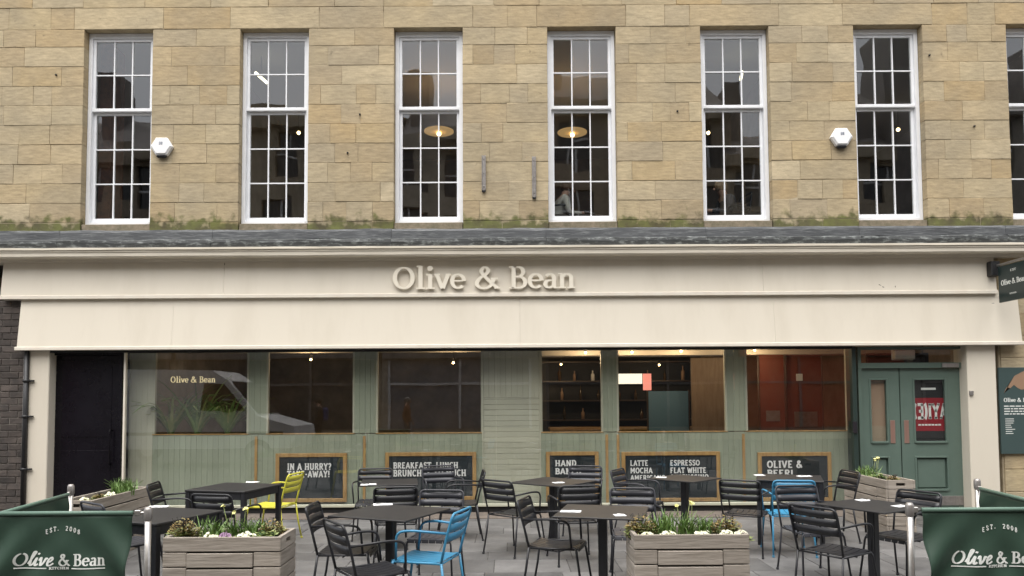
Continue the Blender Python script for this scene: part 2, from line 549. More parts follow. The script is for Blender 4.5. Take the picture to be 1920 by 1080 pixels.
    L.new(m4.outputs[2], p.inputs['Base Color'])
    nb = nd(t, 'ShaderNodeTexNoise', Scale=14, Detail=10); L.new(geo.outputs['Position'], nb.inputs['Vector'])
    bp = nd(t, 'ShaderNodeBump'); bp.inputs['Strength'].default_value = .55; bp.inputs['Distance'].default_value = .012
    L.new(nb.outputs['Fac'], bp.inputs['Height']); L.new(bp.outputs[0], p.inputs['Normal'])
    return m

M = {}
M['stone'] = stone_material()
M['mortar'] = mat('lime mortar', (.43, .36, .25), .95, col2=(.30, .25, .17), scale=6, bump=.4)
M['sill'] = mat('weathered sill stone', (.26, .21, .15), .9, col2=(.14, .125, .08), scale=9, bump=.5)
M['white'] = mat('white window paint', (.80, .81, .83), .45, col2=(.70, .71, .72), scale=5, amt=.6)
M['cream'] = mat('cream shopfront paint', (.655, .60, .50), .5, col2=(.50, .445, .35), scale=1.9, amt=.45, stretch=(1, 1, .22), lo=.48, hi=.82, detail=9, bump=.03, bscale=60)
M['creamtrim'] = mat('pale cream trim paint', (.73, .685, .59), .45, col2=(.66, .57, .47), scale=5, amt=.5)
M['letter'] = mat('cream letter enamel', (.80, .74, .62), .35)
M['lead'] = mat('weathered lead', (.075, .079, .084), .6, col2=(.26, .275, .27), scale=11, amt=.6, stretch=(.5, 1, 4), bump=.5, bscale=18, lo=.5, hi=.72, detail=9)
M['leaddark'] = mat('dark lead edge', (.035, .038, .038), .65, col2=(.27, .29, .28), scale=10, amt=.8, stretch=(.7, 1, 2), bump=.4, bscale=25, lo=.5, hi=.7, detail=9)
M['black'] = mat('black gloss paint', (.005, .004, .006), .2, col2=(.008, .007, .01), scale=3, spec=.22)
M['gap'] = mat('black housing', (.012, .012, .012), .7)
M['sage'] = mat('sage green board paint', (.30, .335, .25), .55, col2=(.265, .295, .22), scale=3, amt=.8, stretch=(1, 1, .3), rand=.07)
M['sagepale'] = mat('pale sage board paint', (.45, .45, .35), .55, col2=(.40, .40, .31), scale=3, amt=.8, rand=.04)
M['doorgreen'] = mat('green door paint', (.105, .150, .124), .4, col2=(.09, .132, .108), scale=4, amt=.8, bump=.02, bscale=50)
M['darkgreen'] = mat('dark green metal', (.02, .035, .03), .4)
M['oak'] = mat('honey oak', (.46, .29, .11), .5, col2=(.33, .19, .07), scale=3, stretch=(6, 6, 1))
M['chalk'] = mat('chalkboard slate', (.012, .018, .022), .45, col2=(.022, .03, .035), scale=2)
M['ink'] = mat('white chalk paint', (.82, .82, .80), .7, col2=(.55, .56, .56), scale=30, amt=.5)
M['copper'] = mat('copper push plate', (.75, .5, .42), .3, metal=.9)
M['steel'] = mat('brushed steel', (.55, .53, .50), .35, metal=.9, col2=(.42, .40, .38), scale=12)
M['galv'] = mat('galvanised steel', (.36, .34, .32), .45, metal=.7, col2=(.26, .24, .23), scale=14)
M['brick'] = mat('soot dark brick', (.085, .068, .058), .85, col2=(.045, .038, .034), scale=7, rand=.35, bump=.5, bscale=40)
M['brickmortar'] = mat('grey brick mortar', (.21, .19, .165), .95, col2=(.10, .09, .08), scale=5, bump=.4)
M['pipe'] = mat('black iron pipe', (.012, .012, .013), .45)
M['plastic'] = mat('white alarm plastic', (.84, .84, .84), .3)
M['darkplastic'] = mat('dark lens plastic', (.02, .02, .024), .2)
M['mark'] = mat('grey print', (.12, .15, .22), .6)
M['slab'] = mat('grey paving stone', (.15, .147, .143), .6, col2=(.075, .073, .073), scale=2.6, rand=.3, lo=.3, hi=.7, detail=9, bump=.35, bscale=45)
M['joint'] = mat('dark jointing sand', (.10, .096, .09), .95, col2=(.035, .033, .03), scale=9, bump=.3)
M['kerb'] = mat('worn threshold stone', (.16, .13, .105), .8, col2=(.10, .083, .07), scale=5, bump=.4)
M['tarmac'] = mat('asphalt', (.05, .05, .052), .9, col2=(.035, .035, .036), scale=20, bump=.4)
M['metalblack'] = mat('black powder coat', (.011, .0115, .014), .42, col2=(.017, .0175, .021), scale=30, bump=.04, bscale=300)
M['metalyellow'] = mat('yellow powder coat', (.55, .52, .05), .42)
M['metalblue'] = mat('blue powder coat', (.04, .21, .37), .4, col2=(.05, .24, .40), scale=4)
M['metalgrey'] = mat('charcoal powder coat', (.028, .029, .036), .45)
M['tabletop'] = mat('black table laminate', (.013, .0128, .0138), .5, col2=(.021, .0203, .0208), scale=6, spec=.4)
M['paper'] = mat('white paper', (.82, .82, .82), .8)
M['wood'] = mat('weathered grey planks', (.35, .31, .265), .85, col2=(.22, .19, .155), scale=2.6, stretch=(1, 1, 9), rand=.12, bump=.4, bscale=7, obj=True)
M['wooddark'] = mat('dark recess timber', (.03, .026, .022), .9)
M['soil'] = mat('dark potting soil', (.03, .022, .016), 1, col2=(.06, .045, .03), scale=25, bump=.8, bscale=60)
M['leaf'] = mat('bulb leaf green', (.10, .19, .04), .5, col2=(.18, .28, .08), scale=14)
M['leafpale'] = mat('pale leaf green', (.20, .26, .07), .5, col2=(.30, .33, .14), scale=14)
M['leafdark'] = mat('deep leaf green', (.03, .07, .02), .5, col2=(.05, .11, .03), scale=14)
M['heather'] = mat('rust brown foliage', (.30, .19, .06), .7, col2=(.17, .16, .06), scale=14)
M['petalwhite'] = mat('cream petals', (.80, .79, .66), .6, col2=(.72, .72, .48), scale=20)
M['petalpurple'] = mat('mauve petals', (.28, .17, .27), .6)
M['petalyellow'] = mat('pale yellow petals', (.75, .72, .30), .6)
M['canvas'] = mat('bottle green canvas', (.022, .052, .034), .6, col2=(.028, .062, .041), scale=3, bump=.08, bscale=250)
M['canvasrail'] = mat('green hem band', (.10, .17, .13), .5)
M['printwhite'] = mat('white screen print', (.72, .74, .70), .6)
M['signgreen'] = mat('dark sign enamel', (.012, .024, .024), .3)
M['menugreen'] = mat('teal menu panel', (.05, .078, .076), .35)
M['menuorange'] = mat('terracotta print', (.30, .19, .12), .5)
M['glass'] = glass_mat('shop glass', (.97, .975, .97), 2.1, .0016, .7)
M['oldglass'] = glass_mat('old sash glass', (.93, .95, .945), 2.15, .0016, 1.6)
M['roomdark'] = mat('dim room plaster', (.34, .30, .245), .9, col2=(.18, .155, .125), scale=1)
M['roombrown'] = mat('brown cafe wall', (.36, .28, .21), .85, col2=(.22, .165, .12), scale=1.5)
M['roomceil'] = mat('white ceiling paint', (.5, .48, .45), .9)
M['floorwood'] = mat('cafe floor boards', (.13, .085, .05), .6, col2=(.08, .05, .03), scale=3, stretch=(1, 8, 1))
M['redpanel'] = mat('rust red panel', (.16, .06, .042), .5, col2=(.15, .03, .016), scale=3)
M['bluepanel'] = mat('petrol blue panel', (.08, .17, .26), .5)
M['darkwood'] = mat('dark bar timber', (.035, .022, .015), .45, col2=(.055, .035, .022), scale=4, stretch=(1, 1, 6))
M['bottle'] = mat('bottle glass', (.03, .035, .02), .08, col2=(.10, .05, .02), scale=3)
M['bulb'] = emit_mat('warm lamp bulb', (1.0, .72, .34), 4)
M['disc'] = emit_mat('warm disc shade', (.9, .55, .22), .2)
M['tube'] = emit_mat('lit tube', (1.0, .9, .62), 1.6)
M['litsign'] = emit_mat('lit menu panel', (.95, .90, .74), .55)
M['litred'] = emit_mat('lit red panel', (.95, .32, .25), .4)
M['gold'] = mat('gold window lettering', (.72, .62, .36), .35)
M['skin'] = mat('skin', (.48, .28, .2), .6)
M['vanwhite'] = mat('white van paint', (.78, .79, .80), .3)
M['vandark'] = mat('dark van glass', (.01, .012, .014), .08)
M['rubber'] = mat('tyre rubber', (.02, .02, .02), .8)
M['magenta'] = mat('magenta hoarding', (.22, .03, .085), .6)
M['redsign'] = mat('reflected sign red', (.26, .012, .02), .5)
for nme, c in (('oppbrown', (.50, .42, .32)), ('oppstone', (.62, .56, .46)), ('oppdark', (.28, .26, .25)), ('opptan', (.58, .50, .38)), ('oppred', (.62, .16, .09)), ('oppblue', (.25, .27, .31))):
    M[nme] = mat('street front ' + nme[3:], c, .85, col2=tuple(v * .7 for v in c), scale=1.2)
M['oppglass'] = mat('distant window glass', (.06, .065, .07), .1)

# ------------------------------------------------------------------ ground
W = 11.10                       # plane of the stone front
mb = MB(); mb.box((-70, -45, -.25), (70, 45, -.022)); ground = mb.build('ground', M['joint'], kind='structure')
mb = MB(); mb.box((-70, -6.2, -.02), (70, -.2, -.012)); road = mb.build('road', M['tarmac'], kind='structure')
mb = MB(); mb.box((-8.5, 4.3, -.02), (8.5, 10.96, -.006)); pavement = mb.build('pavement', M['joint'], kind='structure')
slab_rows = []
y = 4.5
while y < 10.9:
    dpt = rnd.choice((.42, .5, .58)); dpt = min(dpt, 10.93 - y)
    if dpt < .15: break
    slab_rows.append((y, y + dpt)); y += dpt
for (y0, y1) in slab_rows:
    x = -4.3 - rnd.random() * .5
    lim = 4.6 + .25 * max(0, y0 - 8)
    while x < lim:
        wdt = rnd.choice((.5, .6, .75, .9))
        s = MB()
        g = .004
        z = rnd.uniform(-.0015, .0015)
        a, b = (x + g, y0 + g), (x + wdt - g, y1 - g)
        c = .005
        s.add([(a[0], a[1], -.006), (b[0], a[1], -.006), (b[0], b[1], -.006), (a[0], b[1], -.006),
               (a[0], a[1], z - .003), (b[0], a[1], z - .003), (b[0], b[1], z - .003), (a[0], b[1], z - .003),
               (a[0] + c, a[1] + c, z), (b[0] - c, a[1] + c, z), (b[0] - c, b[1] - c, z), (a[0] + c, b[1] - c, z)],
              [(0, 1, 5, 4), (1, 2, 6, 5), (2, 3, 7, 6), (3, 0, 4, 7), (4, 5, 9, 8), (5, 6, 10, 9), (6, 7, 11, 10), (7, 4, 8, 11), (8, 9, 10, 11)])
        s.build('paving_slab', M['slab'], pavement)
        x += wdt

# ------------------------------------------------------------------ stone building with sash windows
bld = thing('stone_building', 'tan sandstone upper storey with a row of tall white sash windows', 'building', (0, W, 0))
WIN_C = [ax(c, W, 240) for c in (219, 513, 803, 1092, 1381, 1670, 1958)]
WIN_HW = .52
yl = [47 + 36.6 * k for k in range(-2, 11)]
zl = [az(v, W) for v in yl]                         # course lines, top to bottom
z_open_top, z_open_bot = az(51, W), zl[-1]
zl[2] = z_open_top
z_base = az(446, W)
spans_open = [(c - WIN_HW, c + WIN_HW) for c in WIN_C]
XL, XR = -9.0, 8.9
def free_spans():
    out, x = [], XL
    for a, b in spans_open:
        if a > x: out.append((x, a))
        x = b
    if x < XR: out.append((x, XR))
    return out
def lay(x0, x1, z0, z1, lo, hi, par=0):
    x = x0
    first = True
    while x < x1 - 1e-6:
        wd = rnd.uniform(lo, hi)
        if first and par: wd *= .6
        first = False
        if x1 - (x + wd) < lo * .55: wd = x1 - x
        j = .0022
        pr = rnd.uniform(-.004, .004)
        s = MB(); jz = rnd.uniform(-.004, .004); s.fbox((x + j, W + pr, z0 + j), (x + wd - j, W + .19, z1 - j + min(0, jz)), .004, .003)
        s.build('stone', M['stone'], bld)
        x += wd
for k in range(len(zl) - 1):
    z1, z0 = zl[k], zl[k + 1]
    if k < 2:
        if k == 1:      # lintel course: a long stone over each opening
            xs = XL
            for a, b in spans_open:
                lay(xs, a - .16, z0, z1, .5, .95)
                s = MB(); s.fbox((a - .157, W - .002, z0 + .003), (b + .157, W + .19, z1 - .003), .006, .002); s.build('lintel', M['stone'], bld)
                xs = b + .16
            if xs < XR: lay(xs, XR, z0, z1, .5, .9)
        else:
            lay(XL, XR, z0, z1, .6, 1.05)
    else:
        for (a, b) in free_spans(): lay(a, b, z0, z1, *rnd.choice(((.26, .56), (.36, .85), (.30, .7))), k % 2)
for (a, b) in free_spans(): lay(a, b, z_base, z_open_bot, .5, 1.0)      # mossy bottom course
for a, b in spans_open:                                                 # stone sills
    s = MB(); s.fbox((a + .004, W + .02, z_base), (b - .004, W + .3, z_open_bot - .022), .006, .003); s.build('sill', M['sill'], bld)
s = MB()
for (a, b) in free_spans(): s.box((a + .012, W + .0065, z_base - .3), (b - .012, W + .34, z_open_top + .01))
s.box((XL, W + .0065, z_open_top + .012), (XR, W + .34, 7.6))
for a, b in spans_open: s.box((a - .01, W + .06, z_base - .3), (b + .01, W + .34, z_base - .002))
s.build('mortar_bed', M['mortar'], bld)
s = MB(); s.box((XL, W + .02, 7.602), (XR, W + .34, 10.5)); s.build('wall', M['stone'], bld)
for hx, hy in ((675, 215), (652, 287), (1270, 209), (1826, 237), (106, 141), (1742, 104)):
    X, Z = at(hx, hy, W); s = MB(); s.lathe([(0, 0), (.016, 0), (.012, .02), (0, .02)], (0, 0, 0), 8)
    o = s.build('fixing_hole', M['gap'], bld, False); o.location = (X, -.0075, Z); o.rotation_euler = (R(90), 0, 0)
# stones of the pier beyond the shopfront, right
zz = az(470, W)
while zz > .05:
    z0 = max(.0, zz - .33)
    x = 7.30
    for wd in ((.75, .8) if int(zz * 10) % 2 else (.4, .8, .35)):
        s = MB(); s.fbox((x + .003, W - .02 + rnd.uniform(-.003, .003), z0 + .003), (x + wd - .003, W + .2, zz - .003), .006, .002); s.build('stone', M['stone'], bld)
        x += wd
    zz = z0
s = MB(); s.box((7.28, W + .0, 0), (8.9, W + .3, az(470, W))); s.build('mortar_bed', M['mortar'], bld)

zt, zb = z_open_top, z_open_bot
z_meet = az(203, W + .15)
def sash_window(cx, k):
    x0, x1 = cx - WIN_HW + .004, cx + WIN_HW - .004
    yf = W + .125
    f = MB()
    fw = .055
    f.box((x0, yf, zb + .0), (x0 + fw, yf + .15, zt - .004)); f.box((x1 - fw, yf, zb), (x1, yf + .15, zt - .004))
    f.box((x0 + fw, yf + .001, zt - .075), (x1 - fw, yf + .15, zt - .004))
    f.box((x0 + fw, yf - .012, zb - .02), (x1 - fw, yf + .15, zb + .03))
    win = f.build('window', M['white'], bld)
    a, b = x0 + fw + .001, x1 - fw - .001
    # sashes: stiles and rails
    ub, ut = z_meet, zt - .076
    st = .042
    ys = yf + .028
    u = MB()
    u.box((a, ys, ub), (a + st, ys + .04, ut)); u.box((b - st, ys, ub), (b, ys + .04, ut))
    u.box((a + st, ys + .001, ut - .045), (b - st, ys + .04, ut)); u.cbox((a - .012, ys - .012, ub - .022), (b + .012, ys + .04, ub + .03), .006)
    u.build('sash', M['white'], win)
    lb, lt = zb + .031, z_meet - .024
    yl_ = yf + .07
    u = MB()
    u.box((a, yl_, lb), (a + st, yl_ + .04, lt)); u.box((b - st, yl_, lb), (b, yl_ + .04, lt))
    u.box((a + st, yl_ + .001, lt - .035), (b - st, yl_ + .04, lt)); u.box((a + st, yl_ - .004, lb), (b - st, yl_ + .04, lb + .075))
    u.build('sash', M['white'], win)
    for (z0, z1, yy, rows) in ((ub + .031, ut - .046, ys, 2), (lb + .076, lt - .036, yl_, 3)):
        xa, xb = a + st, b - st
        bw = .009
        for i in (1, 2):
            xx = xa + (xb - xa) * i / 3
            g = MB(); g.box((xx - bw, yy + .004, z0), (xx + bw, yy + .036, z1)); g.build('glazing_bar', M['white'], win)
        for r_ in range(1, rows):
            zz = z0 + (z1 - z0) * r_ / rows
            g = MB(); g.box((xa, yy + .006, zz - bw), (xb, yy + .034, zz + bw)); g.build('glazing_bar', M['white'], win)
        for i in range(3):
            for r_ in range(rows):
                pa, pb = xa + (xb - xa) * i / 3, xa + (xb - xa) * (i + 1) / 3
                qa, qb = z0 + (z1 - z0) * r_ / rows, z0 + (z1 - z0) * (r_ + 1) / rows
                ty, tz = rnd.uniform(-.0016, .0016), rnd.uniform(-.0016, .0016)
                ym = yy + .02
                g = MB()
                v = [(pa, ym - ty - tz, qa), (pb, ym + ty - tz, qa), (pb, ym + ty + tz, qb), (pa, ym - ty + tz, qb)]
                g.add(v + [(p[0], p[1] + .003, p[2]) for p in v], [(0, 1, 2, 3), (7, 6, 5, 4), (0, 4, 5, 1), (1, 5, 6, 2), (2, 6, 7, 3), (3, 7, 4, 0)])
                g.build('pane', M['oldglass'], win)
for k, c in enumerate(WIN_C): sash_window(c, k)

# upstairs room behind the windows
up = thing('upstairs_room', 'dim upstairs dining room seen through the tall sash windows', 'room', (0, 14, 3.6))
s = MB(); s.box((XL, W + .35, 3.45), (XR, 18, 3.6)); s.build('floor', M['floorwood'], up)
s = MB(); s.box((XL, W + .35, 7.5), (XR, 18, 7.65)); s.build('ceiling', M['roomceil'], up)
s = MB(); s.box((XL, 17.9, 3.6), (XR, 18.05, 7.5)); s.build('back_wall', M['roombrown'], up)
for x in (XL, XR - .1):
    s = MB(); s.box((x, W + .35, 3.6), (x + .1, 17.9, 7.5)); s.build('side_wall', M['roomdark'], up)
for x in (-4.9, 4.6):
    s = MB(); s.box((x, 13.0, 3.6), (x + .12, 17.9, 7.5)); s.build('partition', M['roomdark'], up)

X = ax(203, 12.0, 300)
s = MB(); s.box((X - .1, 11.9, 3.6), (X + .09, 12.3, 7.5)); s.build('brick_pier', mat('red brown brick pier', (.20, .085, .05), .9, col2=(.10, .05, .035), scale=9), up)
# ------------------------------------------------------------------ shopfront
shop = thing('cafe_shopfront', 'cream painted cafe front with deep fascia over green boarded windows', 'shopfront', (0, W, 0))
def extrude_x(prof, x0, x1, n, jit=0.0, seed=0):
    """closed (y, z) profile swept along X with a little unevenness"""
    s = MB()
    m = len(prof)
    for i in range(n + 1):
        x = x0 + (x1 - x0) * i / n
        for k, (py, pz) in enumerate(prof):
            dz = jit * noise.noise((x * 1.7 + seed, k * 3.1, 0)) + jit * .6 * noise.noise((x * 6 + seed, k * 5.1, 4))
            dy = jit * .7 * noise.noise((x * 2.1 + seed, k * 2.3, 9))
            s.v.append((x, py + dy, pz + dz))
    for i in range(n):
        for k in range(m):
            k2 = (k + 1) % m
            s.f.append((i * m + k, i * m + k2, (i + 1) * m + k2, (i + 1) * m + k)); s.sm.append(False); s.mi.append(0)
    s.f.append(tuple(range(m))); s.sm.append(False); s.mi.append(0)
    s.f.append(tuple(n * m + k for k in reversed(range(m)))); s.sm.append(False); s.mi.append(0)
    return s
# lead: eight lapped sheets over the cornice
YA, YB, YC = 10.86, 10.80, 10.76
zA0, zA1, zB1 = az(428, YA), az(446, YA), az(461, YB)
prof_a = [(W + .1, zA0 + .05), (YA + .05, zA0 + .012), (YA + .01, zA0), (YA, zA0 - .03), (YA, zA1), (W + .1, zA1)]
prof_b = [(YA + .1, zA1 - .002), (YB + .02, zA1 - .004), (YB - .004, zA1 - .022), (YB - .01, zA1 - .06), (YB, zB1), (YA + .1, zB1)]
edges = [-9.0, -6.6, -4.35, -1.72, .55, 2.9, 5.15, 7.3, 8.9]
for i in range(8):
    extrude_x(prof_a, edges[i] + .002, edges[i + 1] - .002, 34, .012, i).build('lead_sheet', M['lead'], shop)
    extrude_x(prof_b, edges[i] + .002, edges[i + 1] - .002, 34, .014, i + 20).build('lead_drip', M['leaddark'], shop)
# cornice moulding
zc0, zc1, zc2 = az(460.5, YC), az(468, YC), az(478, YC)
YF = 11.02
prof_c = [(W + .1, zc0), (YC - .02, zc0), (YC - .02, zc0 - .03), (YC, zc0 - .035), (YC, zc1), (YC + .012, zc1 - .012), (YC + .012, zc2 + .02), (YC + .03, zc2), (YF - .06, zc2 + .01), (YF - .055, zc2 - .03), (W + .1, zc2 - .03)]
extrude_x(prof_c, -9.0, 8.9, 120, .004, 50).build('cornice', M['cream'], shop)
# fascia: leaning boards with a pale bead
def lean_panel(xa, xb, ya, yb, Ya, Yb, name, gap=.0015, th=.03):
    """panel between photo rows ya (top, plane Ya) and yb (bottom, plane Yb)"""
    za, zb_ = az(ya, Ya), az(yb, Yb)
    s = MB()
    a, b = xa + gap, xb - gap
    s.add([(a, Ya, za), (b, Ya, za), (b, Yb, zb_), (a, Yb, zb_), (a, Ya + th, za), (b, Ya + th, za), (b, Yb + th, zb_), (a, Yb + th, zb_)],
          [(0, 1, 2, 3), (7, 6, 5, 4), (0, 4, 5, 1), (1, 5, 6, 2), (2, 6, 7, 3), (3, 7, 4, 0)])
    s.build(name, M['cream'], shop)
    return za, zb_
fx = [ax(4, 10.98, 520), ax(420, 10.98, 520), ax(968, 10.98, 520), ax(1430, 10.98, 520), ax(1866, 10.98, 520)]
for i in range(4): _, fzb = lean_panel(fx[i], fx[i + 1], 478, 549, 11.01, 10.95, 'fascia_panel')
s = MB(); s.cbox((fx[0] - .01, 10.935, az(556, 10.94)), (fx[4] + .01, 11.06, fzb - .001), .006); s.build('fascia_bead', M['creamtrim'], shop)
cx_ = [ax(36, 10.96, 600), ax(324, 10.96, 600), ax(975, 10.96, 600), ax(1452, 10.96, 600), ax(1912, 10.96, 600)]
for i in range(4): _, czb = lean_panel(cx_[i], cx_[i + 1], 552, 645, 11.00, 10.92, 'awning_panel', gap=.001)
s = MB(); s.cbox((cx_[0] - .03, 10.905, az(652, 10.91)), (cx_[4] + .03, 10.99, czb - .001), .007); s.build('awning_bead', M['creamtrim'], shop)
for sx_, xe in ((-1, cx_[0]), (1, cx_[4])):      # awning box cheeks
    s = MB(); a, b = (xe, xe + .02) if sx_ < 0 else (xe - .02, xe)
    s.box((a, 11.032, az(645, 11.03)), (b, W + .1, az(556, 11.03))); s.build('awning_cheek', M['cream'], shop)
z_soff = az(652, 10.92)
s = MB(); s.box((cx_[0], 10.99, z_soff + .03), (cx_[4], W + .25, z_soff + .06)); s.box((cx_[0] + .4, 11.03, z_soff - .03), (ax(1600, 11.03), W + .1, z_soff + .028)); s.build('awning_housing', M['gap'], shop)
s = MB(); s.box((fx[0], 11.06, fzb - .02), (fx[4], W + .3, zc2 - .05)); s.build('fascia_backing', M['cream'], shop)

for px0, py0, w_, h_, a in ((1650, 534, .07, .012, .7), (1656, 538, .04, .014, .5), (1679, 537, .012, .035, 0), (419, 494, .012, .05, 0), (553, 484, .02, .02, 0), (1860, 569, .05, .01, 0)):
    X, Z = at(px0, py0, 10.95); s = MB(); n = 7; rq = random.Random(px0)
    yf = 11.01 - .06 * (az(478, 11.01) - Z) / (az(478, 11.01) - az(549, 10.95))
    pts = [(w_ * .5 * math.cos(2 * PI * q / n) * rq.uniform(.5, 1.1), h_ * .5 * math.sin(2 * PI * q / n) * rq.uniform(.5, 1.1)) for q in range(n)]
    s.prism(pts, lambda u, v, q: (X + u * math.cos(a) - v * math.sin(a), yf - .004 + q, Z - u * math.sin(a) * .6 + v), .004); s.build('paint_chip', M['wooddark'], shop)
# flying letters
sign = thing('shop_sign_lettering', 'raised cream serif letters reading Olive & Bean on the cream fascia', 'sign', (0, 10.95, az(540, 10.97)))
lx0, lx1 = ax(737, 10.93, 540), ax(1079, 10.93, 540)
lz0, lz1 = az(541, 10.93), az(500, 10.93)
gl, tot = text_polys('Olive & Bean', SERIF, .165, .062, .062, track=.0)
sxx, szz = (lx1 - lx0) / tot, (lz1 - lz0)
for ch, polys in gl:
    if ch == ' ': continue
    s = MB()
    for k, p in enumerate(polys):
        e = (k % 9) * .0002
        s.prism(p, lambda u, v, q, e=e: (lx0 + u * sxx, 10.905 - e + q, lz0 + v * szz), .032)
    s.build('letter', M['letter'], sign)

# piers either side
def pier(xa, xb, name='pilaster'):
    s = MB(); s.cbox((ax(xa, 11.02), 11.02, 0), (ax(xb, 11.02), 11.36, z_soff + .02), .01); s.build(name, M['cream'], shop)
pier(54, 92); pier(1814, 1868)
s = MB(); s.cbox((ax(54, 11.02) - .01, 11.0, 0), (ax(92, 11.02) + .008, 11.36, .12), .008); s.build('pilaster_plinth', M['kerb'], shop)

# black side door
xd0, xd1 = ax(94, 11.2), ax(233, 11.2)
s = MB(); s.box((xd0, 11.14, 0), (xd0 + .08, 11.3, z_soff)); s.box((xd1 - .05, 11.14, 0), (xd1, 11.3, z_soff)); s.box((xd0 + .08, 11.141, z_soff - .06), (xd1 - .05, 11.3, z_soff)); s.build('door_frame', M['black'], shop)
s = MB(); s.cbox((xd0 + .083, 11.19, .03), (xd1 - .053, 11.24, z_soff - .063), .004)
for (za, zb2) in ((.25, .95), (1.15, 2.3)):
    s.cbox((xd0 + .2, 11.183, za), (xd1 - .17, 11.192, zb2), .006)
bdoor = s.build('door', M['black'], shop)
for yy in (747, 850):
    z = az(yy, 11.18, 100); s = MB(); s.cbox((xd0 + .065, 11.128, z - .09), (xd0 + .09, 11.139, z + .09), .003); s.build('hinge', M['steel'], bdoor)
s = MB(); hx = xd1 - .16; s.tube(fillet([(hx, 11.185, .75), (hx, 11.12, .75), (hx, 11.12, 1.25), (hx, 11.185, 1.25)], .03), .012); s.build('handle', M['black'], bdoor)
s = MB(); s.box((xd0, 11.32, 0), (xd1, 11.36, z_soff)); s.build('recess_back', M['gap'], shop)

# outer frameless panes
GY = 11.13
zg0, zg1 = az(948, GY), z_soff - .0
xs_p = [ax(v, GY) for v in (237, 470, 703, 930, 1150, 1376, 1594)]
for i in range(6):
    s = MB(); s.box((xs_p[i] + .003, GY, zg0 + .03), (xs_p[i + 1] - .003, GY + .012, zg1)); s.build('shop_window_pane', M['glass'], shop)
s = MB(); s.cbox((xs_p[0] - .02, GY - .03, zg0 - .01), (xs_p[6], GY + .04, zg0 + .03), .004); s.build('bottom_rail', M['sagepale'], shop)
s = MB(); s.box((xs_p[0] - .03, GY - .02, 0), (xs_p[0] - .004, GY + .04, zg1)); s.build('edge_post', M['creamtrim'], shop)
s = MB(); s.box((xs_p[0] - .02, GY + .012, .0125), (ax(1600, GY), GY + .10, zg0 - .012)); s.build('sill_recess', M['gap'], shop)
s = MB(); s.cbox((ax(54, 10.98), 10.60, -.02), (xs_p[6] + .05, GY + .029, .012), .006); s.build('threshold_step', M['kerb'], shop)

# inner green boarding with window openings
IY = 11.42
bw = .084
zdado = az(812, IY); zin0 = .02
def board(xa, xb, za, zb2, m='sage', yy=IY):
    s = MB(); s.fbox((xa + .0006, yy, za), (xb - .0006, yy + .02, zb2), .0026); s.build('board', M[m], shop)
x = ax(288, IY); xe = ax(906, IY)
def run(xa, xe, za, zb2, m='sage'):
    n = max(1, round((xe - xa) / bw)); w_ = (xe - xa) / n
    for i in range(n): board(xa + i * w_, xa + (i + 1) * w_, za, zb2, m)
run(ax(236, IY), ax(288, IY), zin0, z_soff + .05, 'sagepale')
run(ax(288, IY), ax(906, IY), zin0, zdado)
run(ax(1012, IY), ax(1600, IY), zin0, zdado)
for xa, xb in ((467, 500), (665, 705), (1130, 1156), (1362, 1397), (1590, 1600)):
    run(ax(xa, IY), ax(xb, IY), zdado + .012, z_soff + .05)
zpm = az(745, IY)
run(ax(906, IY), ax(1012, IY), zpm, z_soff + .05, 'sagepale')
z = zin0
while z < zpm - .02:  # level boards give shape to a reflection of shutters on this pier
    z1 = min(z + .083, zpm)
    s = MB(); s.fbox((ax(906, IY) + .001, IY - .002, z + .001), (ax(1012, IY) - .001, IY + .02, z1 - .001), .005); s.build('board', M['sagepale'], shop)
    z = z1
for xa in (905, 1012):      # pier edge beads
    s = MB(); X = ax(xa, IY); s.cbox((X - .012, IY - .015, zin0), (X + .012, IY - .003, z_soff + .05), .003); s.build('corner_bead', M['sagepale'], shop)
s = MB()
for xa, xb in ((288, 467), (500, 665), (705, 905), (1013, 1130), (1156, 1362), (1397, 1590)):
    a, b = ax(xa, IY), ax(xb, IY)
    q = MB(); q.box((a, IY - .01, zdado), (b, IY + .12, zdado + .012)); q.build('window_ledge', M['oak'], shop)
    q = MB(); t_ = .028
    q.box((a, IY + .001, zdado + .013), (a + t_, IY + .06, z_soff + .04)); q.box((b - t_, IY + .001, zdado + .013), (b, IY + .06, z_soff + .04)); q.box((a + t_, IY + .002, z_soff - .0), (b - t_, IY + .06, z_soff + .04))
    q.build('window_frame', M['sagepale'], shop)
for xa in (482, 684, 1136, 1157, 1391):
    X = ax(xa, IY); q = MB(); q.cbox((X - .02, IY - .016, zin0), (X + .02, IY - .001, zdado - .03), .003); q.build('batten', M['oak'], shop)
s = MB(); s.box((ax(236, IY), IY + .021, 0), (ax(906, IY), IY + .06, zdado - .001)); s.box((ax(1012, IY), IY + .021, 0), (ax(1600, IY), IY + .06, zdado - .001)); s.box((ax(906, IY), IY + .021, 0), (ax(1012, IY), IY + .06, z_soff + .05)); s.build('board_backing', M['darkgreen'], shop)

